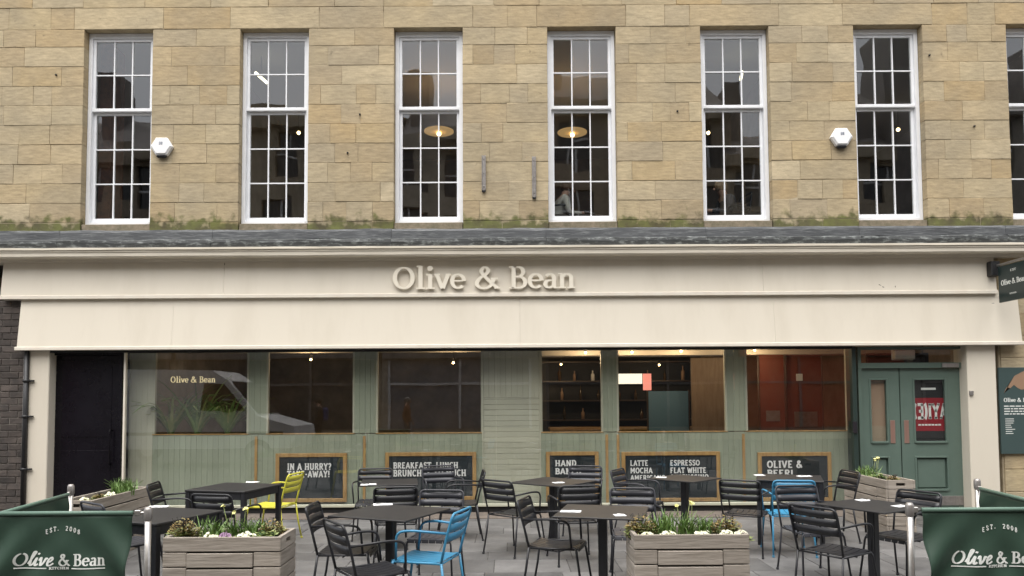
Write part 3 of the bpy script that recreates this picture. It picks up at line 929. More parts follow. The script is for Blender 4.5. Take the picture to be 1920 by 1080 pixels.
# chalkboards
def chalkboard(x0, x1, y0, y1, label, lines):
    Y = IY - .045
    a, b, zt_, zb2 = ax(x0, Y, 890), ax(x1, Y, 890), az(y0, Y, (x0 + x1) / 2), az(y1, Y, (x0 + x1) / 2)
    t = thing('chalkboard', label, 'chalkboard', ((a + b) / 2, Y, zb2), 0, 'oak framed chalkboards in the cafe window')
    fw = .058
    for (p, q) in (((a, zb2), (a + fw, zt_)), ((b - fw, zb2), (b, zt_)), ((a + fw, zt_ - fw), (b - fw, zt_)), ((a + fw, zb2), (b - fw, zb2 + fw))):
        s = MB(); s.cbox((p[0], Y, p[1]), (q[0], Y + .035, q[1]), .005); s.build('frame', M['oak'], t)
    s = MB(); s.box((a + fw, Y + .014, zb2 + fw), (b - fw, Y + .03, zt_ - fw)); pn = s.build('panel', M['chalk'], t)
    s = MB()
    for (txt, lx, rx, ty, by) in lines:
        flat_text(s, txt, ax(lx, Y, 890), ax(rx, Y, 890), az(by, Y, (x0 + x1) / 2), az(ty, Y, (x0 + x1) / 2), Y + .013)
    s.build('lettering', M['ink'], t, True, 'stuff')
chalkboard(516, 650, 850, 942, 'chalkboard reading IN A HURRY? TAKE-AWAY! behind the yellow chair', [('IN A HURRY?', 538, 621, 869, 881), ('TAKE-AWAY!', 538, 618, 883, 895)])
chalkboard(722, 893, 848, 938, 'wide chalkboard reading BREAKFAST, LUNCH, BRUNCH', [('BREAKFAST, LUNCH', 737, 859, 867, 878), ('BRUNCH, & SO MUCH', 737, 874, 881, 893)])
chalkboard(1024, 1123, 847, 940, 'narrow chalkboard reading HAND, smallest of the framed boards', [('HAND', 1041, 1081, 863, 874), ('BAKED', 1041, 1090, 878, 889)])
chalkboard(1166, 1351, 847, 941, 'widest chalkboard, listing LATTE, MOCHA, ESPRESSO, FLAT WHITE', [('LATTE', 1182, 1216, 863, 873), ('MOCHA', 1182, 1224, 877, 887), ('AMERICANO', 1182, 1248, 891, 900), ('ESPRESSO', 1257, 1313, 863, 873), ('FLAT WHITE', 1257, 1325, 877, 887), ('CAPPUCCINO', 1257, 1329, 890, 900)])
chalkboard(1422, 1560, 848, 940, 'chalkboard reading OLIVE & BEER! beside the green doors', [('OLIVE &', 1439, 1506, 864, 877), ('BEER!', 1439, 1488, 881, 893)])
# gilded name on the left pane
s = MB(); Y = GY - .001
flat_text(s, 'Olive & Bean', ax(320, Y, 712), ax(404, Y, 712), az(717, Y, 360), az(706, Y, 360), Y, font=SERIF, w=.2, thin=.1, sth=.08, d=.0012)
s.build('gilded_lettering', M['gold'], shop, True, 'stuff')

# green double doors
DY = 11.22
s = MB()
xj0, xj1, xj2 = ax(1606, DY), ax(1812, DY), 0
ztop = z_soff
zhd = az(684, DY, 1700); zdoor = az(691, DY, 1700)
s.box((xj0, DY - .05, .03), (xj0 + .05, DY + .08, ztop)); s.box((xj1 - .06, DY - .05, .03), (xj1, DY + .08, ztop))
s.box((xj0 + .05, DY - .049, zdoor + .005), (xj1 - .06, DY + .08, zhd + .03)); s.box((xj0 + .05, DY - .049, ztop - .04), (xj1 - .06, DY + .08, ztop))
s.build('door_frame', M['doorgreen'], shop)
s = MB(); s.box((xj0 + .05, DY + .01, zhd + .031), (xj1 - .06, DY + .022, ztop - .041)); s.build('transom_pane', M['glass'], shop)
s = MB(); s.cbox((ax(1597, 11.1), 11.08, 0), (ax(1605, 11.1), 11.3, ztop), .006); s.build('corner_post', M['darkgreen'], shop)
def door_leaf(xa, xb, ga, gb, handle_x):
    Y = DY
    a, b = ax(xa, Y, 800), ax(xb, Y, 800)
    g0, g1 = ax(ga, Y, 800), ax(gb, Y, 800)
    gz1, gz0 = az(712, Y, 1700), az(828, Y, 1700)
    z0, z1 = .04, zdoor
    pz1, pz0 = az(858, Y, 1700), .3
    th = .05
    s = MB()
    s.box((a, Y, z0), (g0, Y + th, z1)); s.box((g1, Y, z0), (b, Y + th, z1))
    s.box((g0, Y + .0, gz1), (g1, Y + th, z1)); s.box((g0, Y, pz1), (g1, Y + th, gz0)); s.box((g0, Y, z0), (g1, Y + th, pz0))
    d = s.build('door', M['doorgreen'], shop)
    s = MB(); s.fbox((g0, Y + .018, pz0), (g1, Y + .04, pz1), .03); s.build('panel', M['doorgreen'], d)
    s = MB(); s.box((g0, Y + .02, gz0), (g1, Y + .03, gz1)); s.build('pane', M['glass'], d)
    s = MB(); m_ = .022
    for (za, zb2) in ((gz0, gz1), (pz0, pz1)):
        s.cbox((g0 - m_, Y - .012, za - m_), (g0 + .006, Y - .0005, zb2 + m_), .005); s.cbox((g1 - .006, Y - .012, za - m_), (g1 + m_, Y - .0005, zb2 + m_), .005)
        s.cbox((g0 + .007, Y - .012, zb2 - .006), (g1 - .007, Y - .0005, zb2 + m_), .005); s.cbox((g0 - .0, Y - .022, za - m_ - .004), (g1 + .0, Y - .0125, za + .008), .005)
    s.build('moulding', M['doorgreen'], d)
    hx0, hx1 = ax(handle_x, Y, 800), ax(handle_x + 9, Y, 800)
    hz0, hz1 = az(831, Y, 1690), az(788, Y, 1690)
    s = MB(); s.cbox((hx0, Y - .008, hz0), (hx1, Y - .0008, hz1), .002); s.build('push_plate', M['copper'], d)
    s = MB(); s.cbox((a + .01, Y - .006, .06), (b - .01, Y - .0007, .2), .002); s.build('kick_plate', M['galv'], d)
    return d
door_leaf(1612, 1688, 1634, 1664, 1669)
dr = door_leaf(1690, 1803, 1716, 1774, 1695)
s = MB(); s.cbox((ax(1762, DY, 690), DY - .075, az(689, DY - .06, 1775)), (ax(1793, DY, 690), DY - .051, az(681, DY - .06, 1775)), .005); s.build('door_closer', M['galv'], shop)
pY = DY + .045  # mirrored red sign: a reflection painted onto a panel behind the glass
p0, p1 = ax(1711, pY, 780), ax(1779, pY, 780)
dp = thing('door_reflection', 'dark poster painted with the reflection of a red sign behind the wider green door glass', 'backdrop', ((p0 + p1) / 2, pY, az(828, pY, 1745)))
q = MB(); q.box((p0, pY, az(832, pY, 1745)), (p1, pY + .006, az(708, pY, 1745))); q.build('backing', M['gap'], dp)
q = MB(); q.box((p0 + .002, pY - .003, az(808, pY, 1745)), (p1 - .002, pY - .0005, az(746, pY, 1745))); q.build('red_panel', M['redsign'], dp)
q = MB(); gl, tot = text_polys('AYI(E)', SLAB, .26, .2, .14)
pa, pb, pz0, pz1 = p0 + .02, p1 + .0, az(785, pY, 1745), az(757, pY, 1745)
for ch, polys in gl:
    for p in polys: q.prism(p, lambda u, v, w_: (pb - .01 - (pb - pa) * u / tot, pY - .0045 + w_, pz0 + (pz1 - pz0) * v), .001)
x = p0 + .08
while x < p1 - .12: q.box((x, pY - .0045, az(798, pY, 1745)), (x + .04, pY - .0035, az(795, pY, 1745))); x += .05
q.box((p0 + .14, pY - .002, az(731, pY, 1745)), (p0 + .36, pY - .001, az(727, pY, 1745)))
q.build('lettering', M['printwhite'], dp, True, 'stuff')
lb = thing('door_blind', 'beige blind behind the narrow green door glass', 'blind', (ax(1648, pY), pY, az(832, pY, 1648)))
q = MB(); q.box((ax(1628, pY, 780), pY + .02, az(832, pY, 1648)), (ax(1668, pY, 780), pY + .03, az(706, pY, 1648))); q.build('fabric', mat('beige blind', (.30, .24, .17), .9), lb)
s = MB(); s.cbox((ax(1596, 11.07), 11.05, az(812, 11.06, 1600)), (ax(1604, 11.07), 11.078, az(790, 11.06, 1600)), .004); rd = s.build('entry_reader', M['darkplastic'], None)
tag(rd, 'small dark entry reader on the post beside the green doors', 'door reader')
em = thing('emergency_light', 'pale box light behind the transom glass above the green doors', 'light', (ax(1695, 11.32), 11.32, az(673, 11.32, 1695)))
s = MB(); s.cbox((ax(1677, 11.32), 11.28, az(674, 11.3, 1695)), (ax(1715, 11.32), 11.36, az(656, 11.3, 1695)), .012); s.build('diffuser', mat('frosted diffuser', (.62, .60, .52), .5), em)
s = MB(); s.cbox((ax(1676, 11.32), 11.361, az(675, 11.3, 1695)), (ax(1716, 11.32), 11.38, az(655, 11.3, 1695)), .006); s.build('back_plate', M['plastic'], em)

# ------------------------------------------------------------------ cafe interior at street level
room = thing('cafe_interior', 'dim cafe room behind the green boarded windows', 'room', (0, 14, 0))
rx0, rx1, ry1, rz1 = ax(236, IY), ax(1815, IY), 16.6, 3.0
s = MB(); s.box((rx0, IY + .07, -.05), (rx1, ry1, .0)); s.build('floor', M['floorwood'], room)
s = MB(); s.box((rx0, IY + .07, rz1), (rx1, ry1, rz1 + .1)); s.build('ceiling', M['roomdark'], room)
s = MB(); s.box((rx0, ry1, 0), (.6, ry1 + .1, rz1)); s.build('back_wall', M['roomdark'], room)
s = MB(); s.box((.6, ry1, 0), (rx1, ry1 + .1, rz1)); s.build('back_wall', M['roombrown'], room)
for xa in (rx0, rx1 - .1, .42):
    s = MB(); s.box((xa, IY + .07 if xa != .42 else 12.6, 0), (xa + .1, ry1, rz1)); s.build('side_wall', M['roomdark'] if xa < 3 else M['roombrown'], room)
for (xa, xb, Y, m, lab) in ((1424, 1470, 12.6, 'redpanel', 'tall rust red panel inside the end cafe window, left of its pair'), (1476, 1540, 12.7, 'redpanel', 'wider rust red panel inside the end cafe window near the doors'), (1215, 1290, 13.2, 'bluepanel', 'petrol blue screen standing inside the cafe')):
    a, b = ax(xa, Y), ax(xb, Y)
    t = thing('partition_screen', lab, 'screen', ((a + b) / 2, Y, 0))
    h = 2.45 if m == 'redpanel' else az(735, Y)
    s = MB(); s.cbox((a, Y, .02), (b, Y + .05, h), .006); s.build('panel', M[m], t)
    s = MB(); s.cbox((a - .02, Y - .01, 0), (a - .001, Y + .06, h + .02), .003); s.cbox((b + .001, Y - .01, 0), (b + .02, Y + .06, h + .02), .003); s.build('frame', M['darkwood'], t)
dk = thing('lobby_dark_panel', 'added dark panel darkening the glass of the wider green door', 'screen', (6.2, 12.3, 0))
s = MB(); s.cbox((5.9, 12.3, .02), (7.2, 12.35, 2.4), .006); s.build('panel', M['gap'], dk)  # panel added so the view through the door glass stays dark
q = MB(); q.box((.43 + .1, 12.45, 2.40), (rx1 - .12, 12.9, rz1 - .001)); q.build('ceiling_bulkhead', mat('pale bulkhead paint', (.55, .50, .42), .8), room)
q = MB(); q.box((rx0 + .001, 12.9, 2.52), (.41, 13.3, rz1 - .001)); q.build('ceiling_bulkhead', mat('cream bulkhead paint', (.5, .45, .36), .8), room)
tp = thing('brown_reflection', 'brown panel painted as a brownish reflection right of the blue screen', 'screen', (ax(1325, 13.0), 13.0, 0))
q = MB(); q.cbox((ax(1296, 13.0), 13.0, .02), (ax(1362, 13.0), 13.05, 2.38), .006); q.build('panel', mat('brown reflection tone', (.22, .16, .11), .6, col2=(.16, .11, .075), scale=3, stretch=(8, 1, 1)), tp)  # brown panel stands in for a brownish reflection in the pane
bar = thing('bar_counter', 'dark timber bar counter inside the cafe', 'counter', (2.0, 14.2, 0))
s = MB(); s.box((.8, 14.0, 0), (4.2, 14.6, 1.08)); s.build('body', M['darkwood'], bar)
s = MB(); s.cbox((.75, 13.93, 1.081), (4.25, 14.65, 1.13), .01); s.build('counter_top', M['oak'], bar)
shelf = thing('bottle_shelf', 'dark shelves of bottles behind the cafe bar', 'shelves', (2.2, 16.3, 0))
for z in (1.2, 1.62, 2.04, 2.46):
    s = MB(); s.box((.6, 16.2, z), (4.2, 16.55, z + .03)); s.build('shelf_board', M['darkwood'], shelf)
s = MB(); s.box((.55, 16.56, 0), (4.25, 16.59, 2.9)); s.build('back_panel', M['gap'], shelf)
for z in (1.23, 1.65, 2.07):
    x = .7
    while x < 4.1:
        h = rnd.uniform(.2, .33); r_ = rnd.uniform(.03, .042)
        s = MB(); s.lathe([(0, 0), (r_, 0), (r_, h * .6), (r_ * .35, h * .75), (r_ * .35, h), (0, h)], (x, 16.34 + rnd.uniform(-.04, .04), z), 8)
        kk = rnd.choice((0, 0, 1, 2)); b = s.build('bottle', (M['bottle'], M['paper'], M['menuorange'])[kk])
        tag(b, ('dark bottle', 'pale bottle', 'orange bottle')[kk] + ' on the shelves behind the cafe bar', 'bottle', ('dark', 'pale', 'orange')[kk] + ' bottles behind the cafe bar')
        x += rnd.uniform(.3, .5)
def lamp_light(t, X, Y, Z, power):
    ld = bpy.data.lights.new('lamp_glow', 'POINT'); ld.energy = power; ld.color = (1, .72, .42); ld.shadow_soft_size = .06
    o = bpy.data.objects.new('lamp_glow', ld); C.objects.link(o); o.parent = t; o.location = Vector((X, Y, Z)) - t.location
def pendant(px, py, Y, lab, r=.022, zc=rz1):
    X, Z = at(px, py, Y)
    t = thing('pendant_lamp', lab, 'lamp', (X, Y, Z), 0, 'warm bulbs hanging in the cafe')
    s = MB(); s.ball((X, Y, Z), r, 10, 8); s.build('bulb', M['bulb'], t)
    s = MB(); s.lathe([(.02, r * .8), (.028, r * .9), (.028, r + .05), (.006, r + .06)], (X, Y, Z), 10); s.build('holder', M['pipe'], t)
    lamp_light(t, X, Y, Z - .1, 6)
    s = MB(); s.tube([(X, Y, Z + r + .06), (X, Y, zc)], .004, 5); s.build('cord', M['pipe'], t)
for px, py, lab in ((1098, 661, 'warm bulb in the narrow window above the HAND chalkboard'), (1185, 660, 'warm bulb, left one above the coffee chalkboard'), (1277, 658, 'warm bulb, right one above the coffee chalkboard'), (1415, 656, 'warm bulb at the top of the window nearest the doors'), (583, 674, 'dim bulb high in the window above IN A HURRY?'), (850, 680, 'dim bulb high in the window above BREAKFAST'), (1052, 683, 'added bulb brightening the bottle shelves above HAND'), (1236, 684, 'added bulb brightening the bottle shelves above ESPRESSO')):
    pendant(px, py, 15.3 if px in (1052, 1236) else 12.1 if px > 1000 else 13.2, lab)  # the two bottle shelf bulbs are added to brighten the shelves
mlb = thing('menu_lightbox', 'small lit cream and red menu panel glowing inside the cafe', 'lightbox', (ax(1185, 13.8), 13.8, az(722, 13.8)))
s = MB(); s.box((ax(1157, 13.8), 13.8, az(721, 13.8)), (ax(1204, 13.8), 13.84, az(702, 13.8))); s.build('cream_panel', M['litsign'], mlb)
s = MB(); s.box((ax(1206, 13.8), 13.8, az(733, 13.8)), (ax(1221, 13.8), 13.84, az(702, 13.8))); s.build('red_panel', M['litred'], mlb)
for (x0, x1, y0, y1, m, lab) in ((1494, 1506, 701, 714, 'paper', 'small white notice on the wider rust red screen'), (1489, 1532, 772, 800, 'galv', 'grey notice low on the wider rust red screen'), (1436, 1462, 770, 790, 'galv', 'grey notice low on the narrower rust red screen')):
    Yn = 12.688 if x0 > 1470 else 12.588
    q = MB(); q.box((ax(x0, Yn, 750), Yn, az(y1, Yn, x0)), (ax(x1, Yn, 750), Yn + .006, az(y0, Yn, x0))); tag(q.build('notice', M[m]), lab, 'notice')
# strap leaved plants on a ledge behind the left window
ledge = MB(); ledge.cbox((ax(292, 11.7), 11.55, zdado - .22), (ax(466, 11.9), 12.1, zdado - .18), .01)
lg = ledge.build('display_ledge', M['oak']); tag(lg, 'timber ledge carrying pot plants inside the left window', 'ledge')
lgb = MB(); lgb.box((ax(296, 11.8), 11.62, 0), (ax(462, 11.9), 12.05, zdado - .221)); lgo = lgb.build('cabinet', M['darkwood'], lg)
def strap_plant(X, Y, Z, n, ln, lab, sd):
    r = random.Random(sd)
    t = thing('strap_leaf_plant', lab, 'plant', (X, Y, Z), 0, 'strap leaved plants in the left window')
    s = MB(); s.lathe([(0, 0), (.08, 0), (.1, .12), (.092, .12), (.085, .1), (0, .1)], (X, Y, Z), 14); s.build('pot', M['darkplastic'], t)
    for k in range(n):
        a = r.uniform(0, 2 * PI); L_ = ln * r.uniform(1.1, 1.9); w_ = r.uniform(.016, .028); droop = r.uniform(.5, 1.3)
        pts = []
        for i in range(6):
            q = i / 5
            rad = L_ * .62 * q ** 1.2
            pts.append(Vector((X + math.cos(a) * rad, Y + math.sin(a) * rad * .7, Z + .09 + L_ * (q * .95 - droop * .5 * q ** 2.4))))
        s = MB(); side = Vector((-math.sin(a), math.cos(a), 0))
        vs = []
        for i, p in enumerate(pts):
            ww = w_ * (1 - (i / 5) ** 2 * .9) * (0.6 + .4 * min(1, i))
            vs += [p - side * ww, p + Vector((0, 0, -.006)), p + side * ww]
        fs = []
        for i in range(5):
            o = i * 3; fs += [(o, o + 1, o + 4, o + 3), (o + 1, o + 2, o + 5, o + 4)]
        s.add(vs, fs, True); s.build('leaf', M['leafpale'] if r.random() < .45 else M['leaf'], t)
for px, ln, lab, sd in ((322, .72, 'strap leaved pot plant nearest the black door', 3), (372, .8, 'tallest strap leaved pot plant, middle of three in the left window', 4), (428, .66, 'strap leaved pot plant nearest the green pilaster', 5)):
    strap_plant(ax(px, 11.68), 11.68, zdado - .16, 46, ln, lab, sd)

# upstairs lamps
def disc_lamp(px, py, Y, lab):
    X, Z = at(px, py, Y)
    t = thing('disc_pendant', lab, 'lamp', (X, Y, Z), 0, 'round pendants upstairs')
    s = MB(); s.lathe([(0, -.012), (.12, -.01), (.27, 0), (.27, .012), (.12, .03), (.03, .05), (0, .05)], (X, Y, Z), 28); s.build('shade', M['disc'], t)
    s = MB(); s.ball((X, Y, Z - .04), .04, 10, 8); s.build('bulb', M['bulb'], t)
    lamp_light(t, X, Y, Z + .12, 3)
    s = MB(); s.tube([(X, Y, Z + .05), (X, Y, 7.5)], .008, 6); s.build('cord', M['pipe'], t)
disc_lamp(823, 247, 13.4, 'amber disc pendant behind the sash window left of the wall brackets')
disc_lamp(1073, 249, 13.4, 'amber disc pendant behind the sash window right of the wall brackets')
for (px, py, Y, ang, lab) in ((490, 146, 12.4, .9, 'lit tube light high in the second sash window'), (1390, 142, 12.4, -.8, 'lit tube light high in the fifth sash window')):
    X, Z = at(px, py, Y)
    s = MB(); d = Vector((math.cos(ang) * .09, .25, -math.sin(ang) * .02)); c = Vector((X, Y, Z))
    t = thing('tube_light', lab, 'light', (X, Y, Z))
    s.tube([c - d * .7, c + d * .7], .024, 8); s.build('tube', M['tube'], t)
    s = MB(); s.tube([c + Vector((0, 0, .035)), (X, Y, 7.5)], .01, 6); s.build('rod', M['pipe'], t)
for (px, py, lab) in ((560, 249, 'small lit bulb inside the second sash window'), (1328, 249, 'small lit bulb inside the fifth sash window'), (1684, 243, 'small lit bulb inside the end sash window')):
    X, Z = at(px, py, 14.5)
    t = thing('pendant_lamp', lab, 'lamp', (X, 14.5, Z))
    s = MB(); s.ball((X, 14.5, Z), .035, 10, 8); s.build('bulb', M['bulb'], t)
    s = MB(); s.tube([(X, 14.5, Z + .05), (X, 14.5, 7.5)], .006, 5); s.build('cord', M['pipe'], t)

# ------------------------------------------------------------------ neighbours, pipe, wall fittings
br = thing('brick_building', 'soot dark brick building at the end beside the cream pilaster', 'building', (-8, W, 0))
bh, bl = .0965, .262
BYF = 11.06
zbt = az(560, BYF); xbr = ax(47, BYF, 800)
k = 0; z = 0
while z + bh < zbt + .04:
    x = -8.45 - (bl / 2 if k % 2 else 0)
    while x < xbr - .02:
        a, b = max(x, -8.45) + .006, min(x + bl, xbr) - .006
        if b - a > .05:
            s = MB(); s.fbox((a, BYF + rnd.uniform(-.004, .004), z + .006), (b, BYF + .1, z + bh - .006), .005, .003); s.build('brick', M['brick'], br)
        x += bl
    z += bh; k += 1
s = MB(); s.box((-9.0, BYF + .012, 0), (xbr - .001, BYF + .25, z)); s.build('mortar_bed', M['brickmortar'], br)
s = MB(); s.box((xbr + .001, BYF + .1, 0), (ax(55, 11.1), BYF + .3, zbt)); s.build('dark_return', M['gap'], br)
pipe = thing('drainpipe', 'black iron drainpipe between the brick building and cream pilaster', 'pipe', (ax(46, 11.0, 800), 10.98, 0))
px_ = ax(46, 10.98, 800)
s = MB(); s.tube([(px_, 10.99, .02), (px_, 10.99, 2.6)], .034, 12); s.build('downpipe', M['pipe'], pipe)
s = MB(); s.tube([(px_ - .05, 11.02, .3), (px_ - .05, 11.02, 2.5)], .012, 8); s.build('cable_conduit', M['galv'], pipe)
for py in (714, 781, 880):
    z = az(py, 10.98, 46)
    s = MB(); s.lathe([(.036, -.02), (.046, -.02), (.046, .02), (.036, .02)], (px_, 10.99, z), 12); s.cbox((px_ + .04, 10.975, z - .012), (px_ + .11, 11.012, z + .012), .003); s.build('pipe_bracket', M['pipe'], pipe)

def alarm(px, py, lab, turn):
    X, Z = at(px, py, W)
    t = thing('alarm_box', lab, 'alarm', (X, W, Z), 0, 'white hexagonal alarm boxes on the stone wall')
    r_ = .165
    s = MB()
    ring = lambda rr, y_: [(X + rr * math.cos(R(a)) * 1.0, y_, Z + rr * .92 * math.sin(R(a))) for a in range(0, 360, 60)]
    vs = ring(r_, W - .006) + ring(r_, W - .06) + ring(r_ * .82, W - .085)
    fs = [tuple(range(12, 18)), tuple(reversed(range(6)))]
    for o in (0, 6): fs += [(o + i, o + (i + 1) % 6, o + 6 + (i + 1) % 6, o + 6 + i) for i in range(6)]
    s.add(vs, fs); s.build('cover', M['plastic'], t)
    s = MB(); s.cbox((X - .075, W - .075, Z - r_ - .005), (X + .075, W - .01, Z - r_ * .76), .02); s.build('lens', M['darkplastic'], t)
    s = MB(); 
    for q, dx in enumerate((-.026, .004)):
        s.box((X + dx, W - .0875, Z + .02), (X + dx + .022, W - .0852, Z + .027)); s.box((X + dx, W - .0875, Z + .038), (X + dx + .022, W - .0852, Z + .044)); s.box((X + dx, W - .0875, Z + .055), (X + dx + .022, W - .0852, Z + .061))
        s.box((X + dx + .0165, W - .0878, Z + .0215), (X + dx + .0218, W - .0854, Z + .0595))
        if q: s.box((X + dx + .0002, W - .0878, Z + .0215), (X + dx + .006, W - .0854, Z + .0595))
    s.build('number', M['mark'], t)
alarm(306, 277, 'white hexagonal alarm box right of the first sash window', 0)
alarm(1575, 259, 'white hexagonal alarm box left of the sixth sash window', 0)
for (x_, ya, yb, lab) in ((907, 292, 357, 'shorter galvanised strip fixed to the stone, left of its pair'), (1001, 294, 370, 'longer galvanised strip fixed to the stone near the fourth window')):
    X, z1 = at(x_, ya, W); _, z0 = at(x_, yb, W)
    t = thing('wall_bracket', lab, 'bracket', (X, W, z0), 0, 'galvanised strips on the stone wall')
    s = MB(); s.cbox((X - .03, W - .035, z0), (X - .018, W - .007, z1), .003); s.cbox((X + .018, W - .035, z0), (X + .03, W - .007, z1), .003); s.cbox((X - .0175, W - .012, z0), (X + .0175, W - .006, z1), .002); s.build('channel', M['galv'], t)
    s = MB()
    for q in range(3):
        zq = z0 + (z1 - z0) * (q * .4 + .1); s.lathe([(0, 0), (.008, 0), (.008, .006), (0, .006)], (X, W - .018, zq), 8)
    s.build('bolt', M['steel'], t)
    s = MB(); s.cbox((X - .028, W - .034, z0 - .03), (X + .028, W - .007, z0 - .002), .004); s.build('end_stop', M['pipe'], t)
# projecting sign on a bracket
SX = 7.16
hs = thing('hanging_sign', 'dark square hanging sign projecting from the fascia end', 'sign', (SX, 10.8, az(535, 10.6, 1890)))
def sgn(y0, y1, dep): return az(y0, dep, 1870), az(y1, dep, 1870)
sz1, sz0 = az(501, 10.83, 1871), az(568, 10.83, 1871)
SX = ax(1872, 10.83, 535)
s = MB(); s.cbox((SX, 10.2, sz0), (SX + .03, 10.83, sz1), .004); pnl = s.build('board', M['signgreen'], hs)
s = MB()
for (txt, ya, yb, h0, h1) in (('EST', .42, .62, .8, .86), ('Olive & Bean', .1, .92, .46, .6), ('KITCHEN', .38, .6, .18, .22)):
    font = SERIF if txt[0] == 'O' else SLAB
    g_, tt = text_polys(txt, font, .2, .1, .08)
    for ch, polys in g_:
        for p in polys:
            s.prism(p, lambda u, v, q: (SX - .0015 + q, 10.83 - .63 * (ya + (yb - ya) * u / tt), sz0 + (sz1 - sz0) * (h0 + (h1 - h0) * v)), .001)
s.build('lettering', M['printwhite'], hs, True, 'stuff')
s = MB(); s.cbox((SX + .002, 10.1, sz1 + .012), (SX + .028, 11.0, sz1 + .045), .004); s.build('arm', M['steel'], hs)
s = MB(); s.cbox((SX - .07, 10.86, sz1 - .12), (SX + .06, 10.98, sz1 + .1), .01); s.build('bracket', M['pipe'], hs)
for yy in (10.3, 10.75):
    s = MB(); s.tube([(SX + .015, yy, sz1 - .002), (SX + .015, yy, sz1 + .014)], .006, 6); s.build('ring', M['steel'], hs)
# wall menu board
mbx0, mbx1 = ax(1874, 11.05, 770), ax(1874, 11.05, 770) + .66
mz1, mz0 = az(689, 11.05, 1890), az(851, 11.05, 1890)
wm = thing('wall_menu', 'teal printed menu board with orange top on the stone pier', 'menu board', ((mbx0 + mbx1) / 2, 11.05, mz0))
s = MB(); s.cbox((mbx0, 11.035, mz0), (mbx1, 11.075, mz1), .004); s.build('panel', M['menugreen'], wm)
s = MB()
poly = [(.1, .70)] + [(u, .72 + .05 * math.sin(u * 9) + (.07 if u > .3 else 0)) for u in [i / 12 for i in range(2, 13)]] + [(1.0, .96), (.62, .97), (.35, .9)]
s.prism([(u * .985, v) for u, v in poly], lambda u, v, q: (mbx0 + .66 * u, 11.033 + q, mz0 + (mz1 - mz0) * v), .0012); s.build('picture', M['menuorange'], wm)
s = MB()
flat_text(s, 'Olive & Bean', mbx0 + .06, mbx0 + .5, mz0 + (mz1 - mz0) * .60, mz0 + (mz1 - mz0) * .645, 11.035, font=SERIF, w=.2, thin=.1, sth=.08, d=.0015)
rr = random.Random(5)
for q in range(4):
    zq = mz0 + (mz1 - mz0) * (.545 - q * .03)
    x = mbx0 + .06
    while x < mbx0 + .45 - q * .03:
        w_ = rr.uniform(.03, .09); s.box((x, 11.0335, zq), (x + w_, 11.0345, zq + .015)); x += w_ + .014
for q in range(8):
    zq = mz0 + (mz1 - mz0) * (.40 - q * .024)
    s.box((mbx0 + .07, 11.0335, zq), (mbx0 + .07 + rr.uniform(.08, .14), 11.0345, zq + .009)); s.box((mbx0 + .36, 11.0335, zq), (mbx0 + .36 + rr.uniform(.08, .12), 11.0345, zq + .009))
s.build('lettering', M['printwhite'], wm, True, 'stuff')
for (x_, y_, Y) in ((1822, 737, 11.02), (1822, 780, 11.02)):
    pass
db = MB(); X, Z = at(1822, 737, 11.0); db.cbox((X - .03, 10.995, Z - .035), (X + .03, 11.018, Z + .035), .006); o = db.build('door_bell', M['galv']); tag(o, 'small grey bell push on the cream pilaster by the doors', 'door bell')

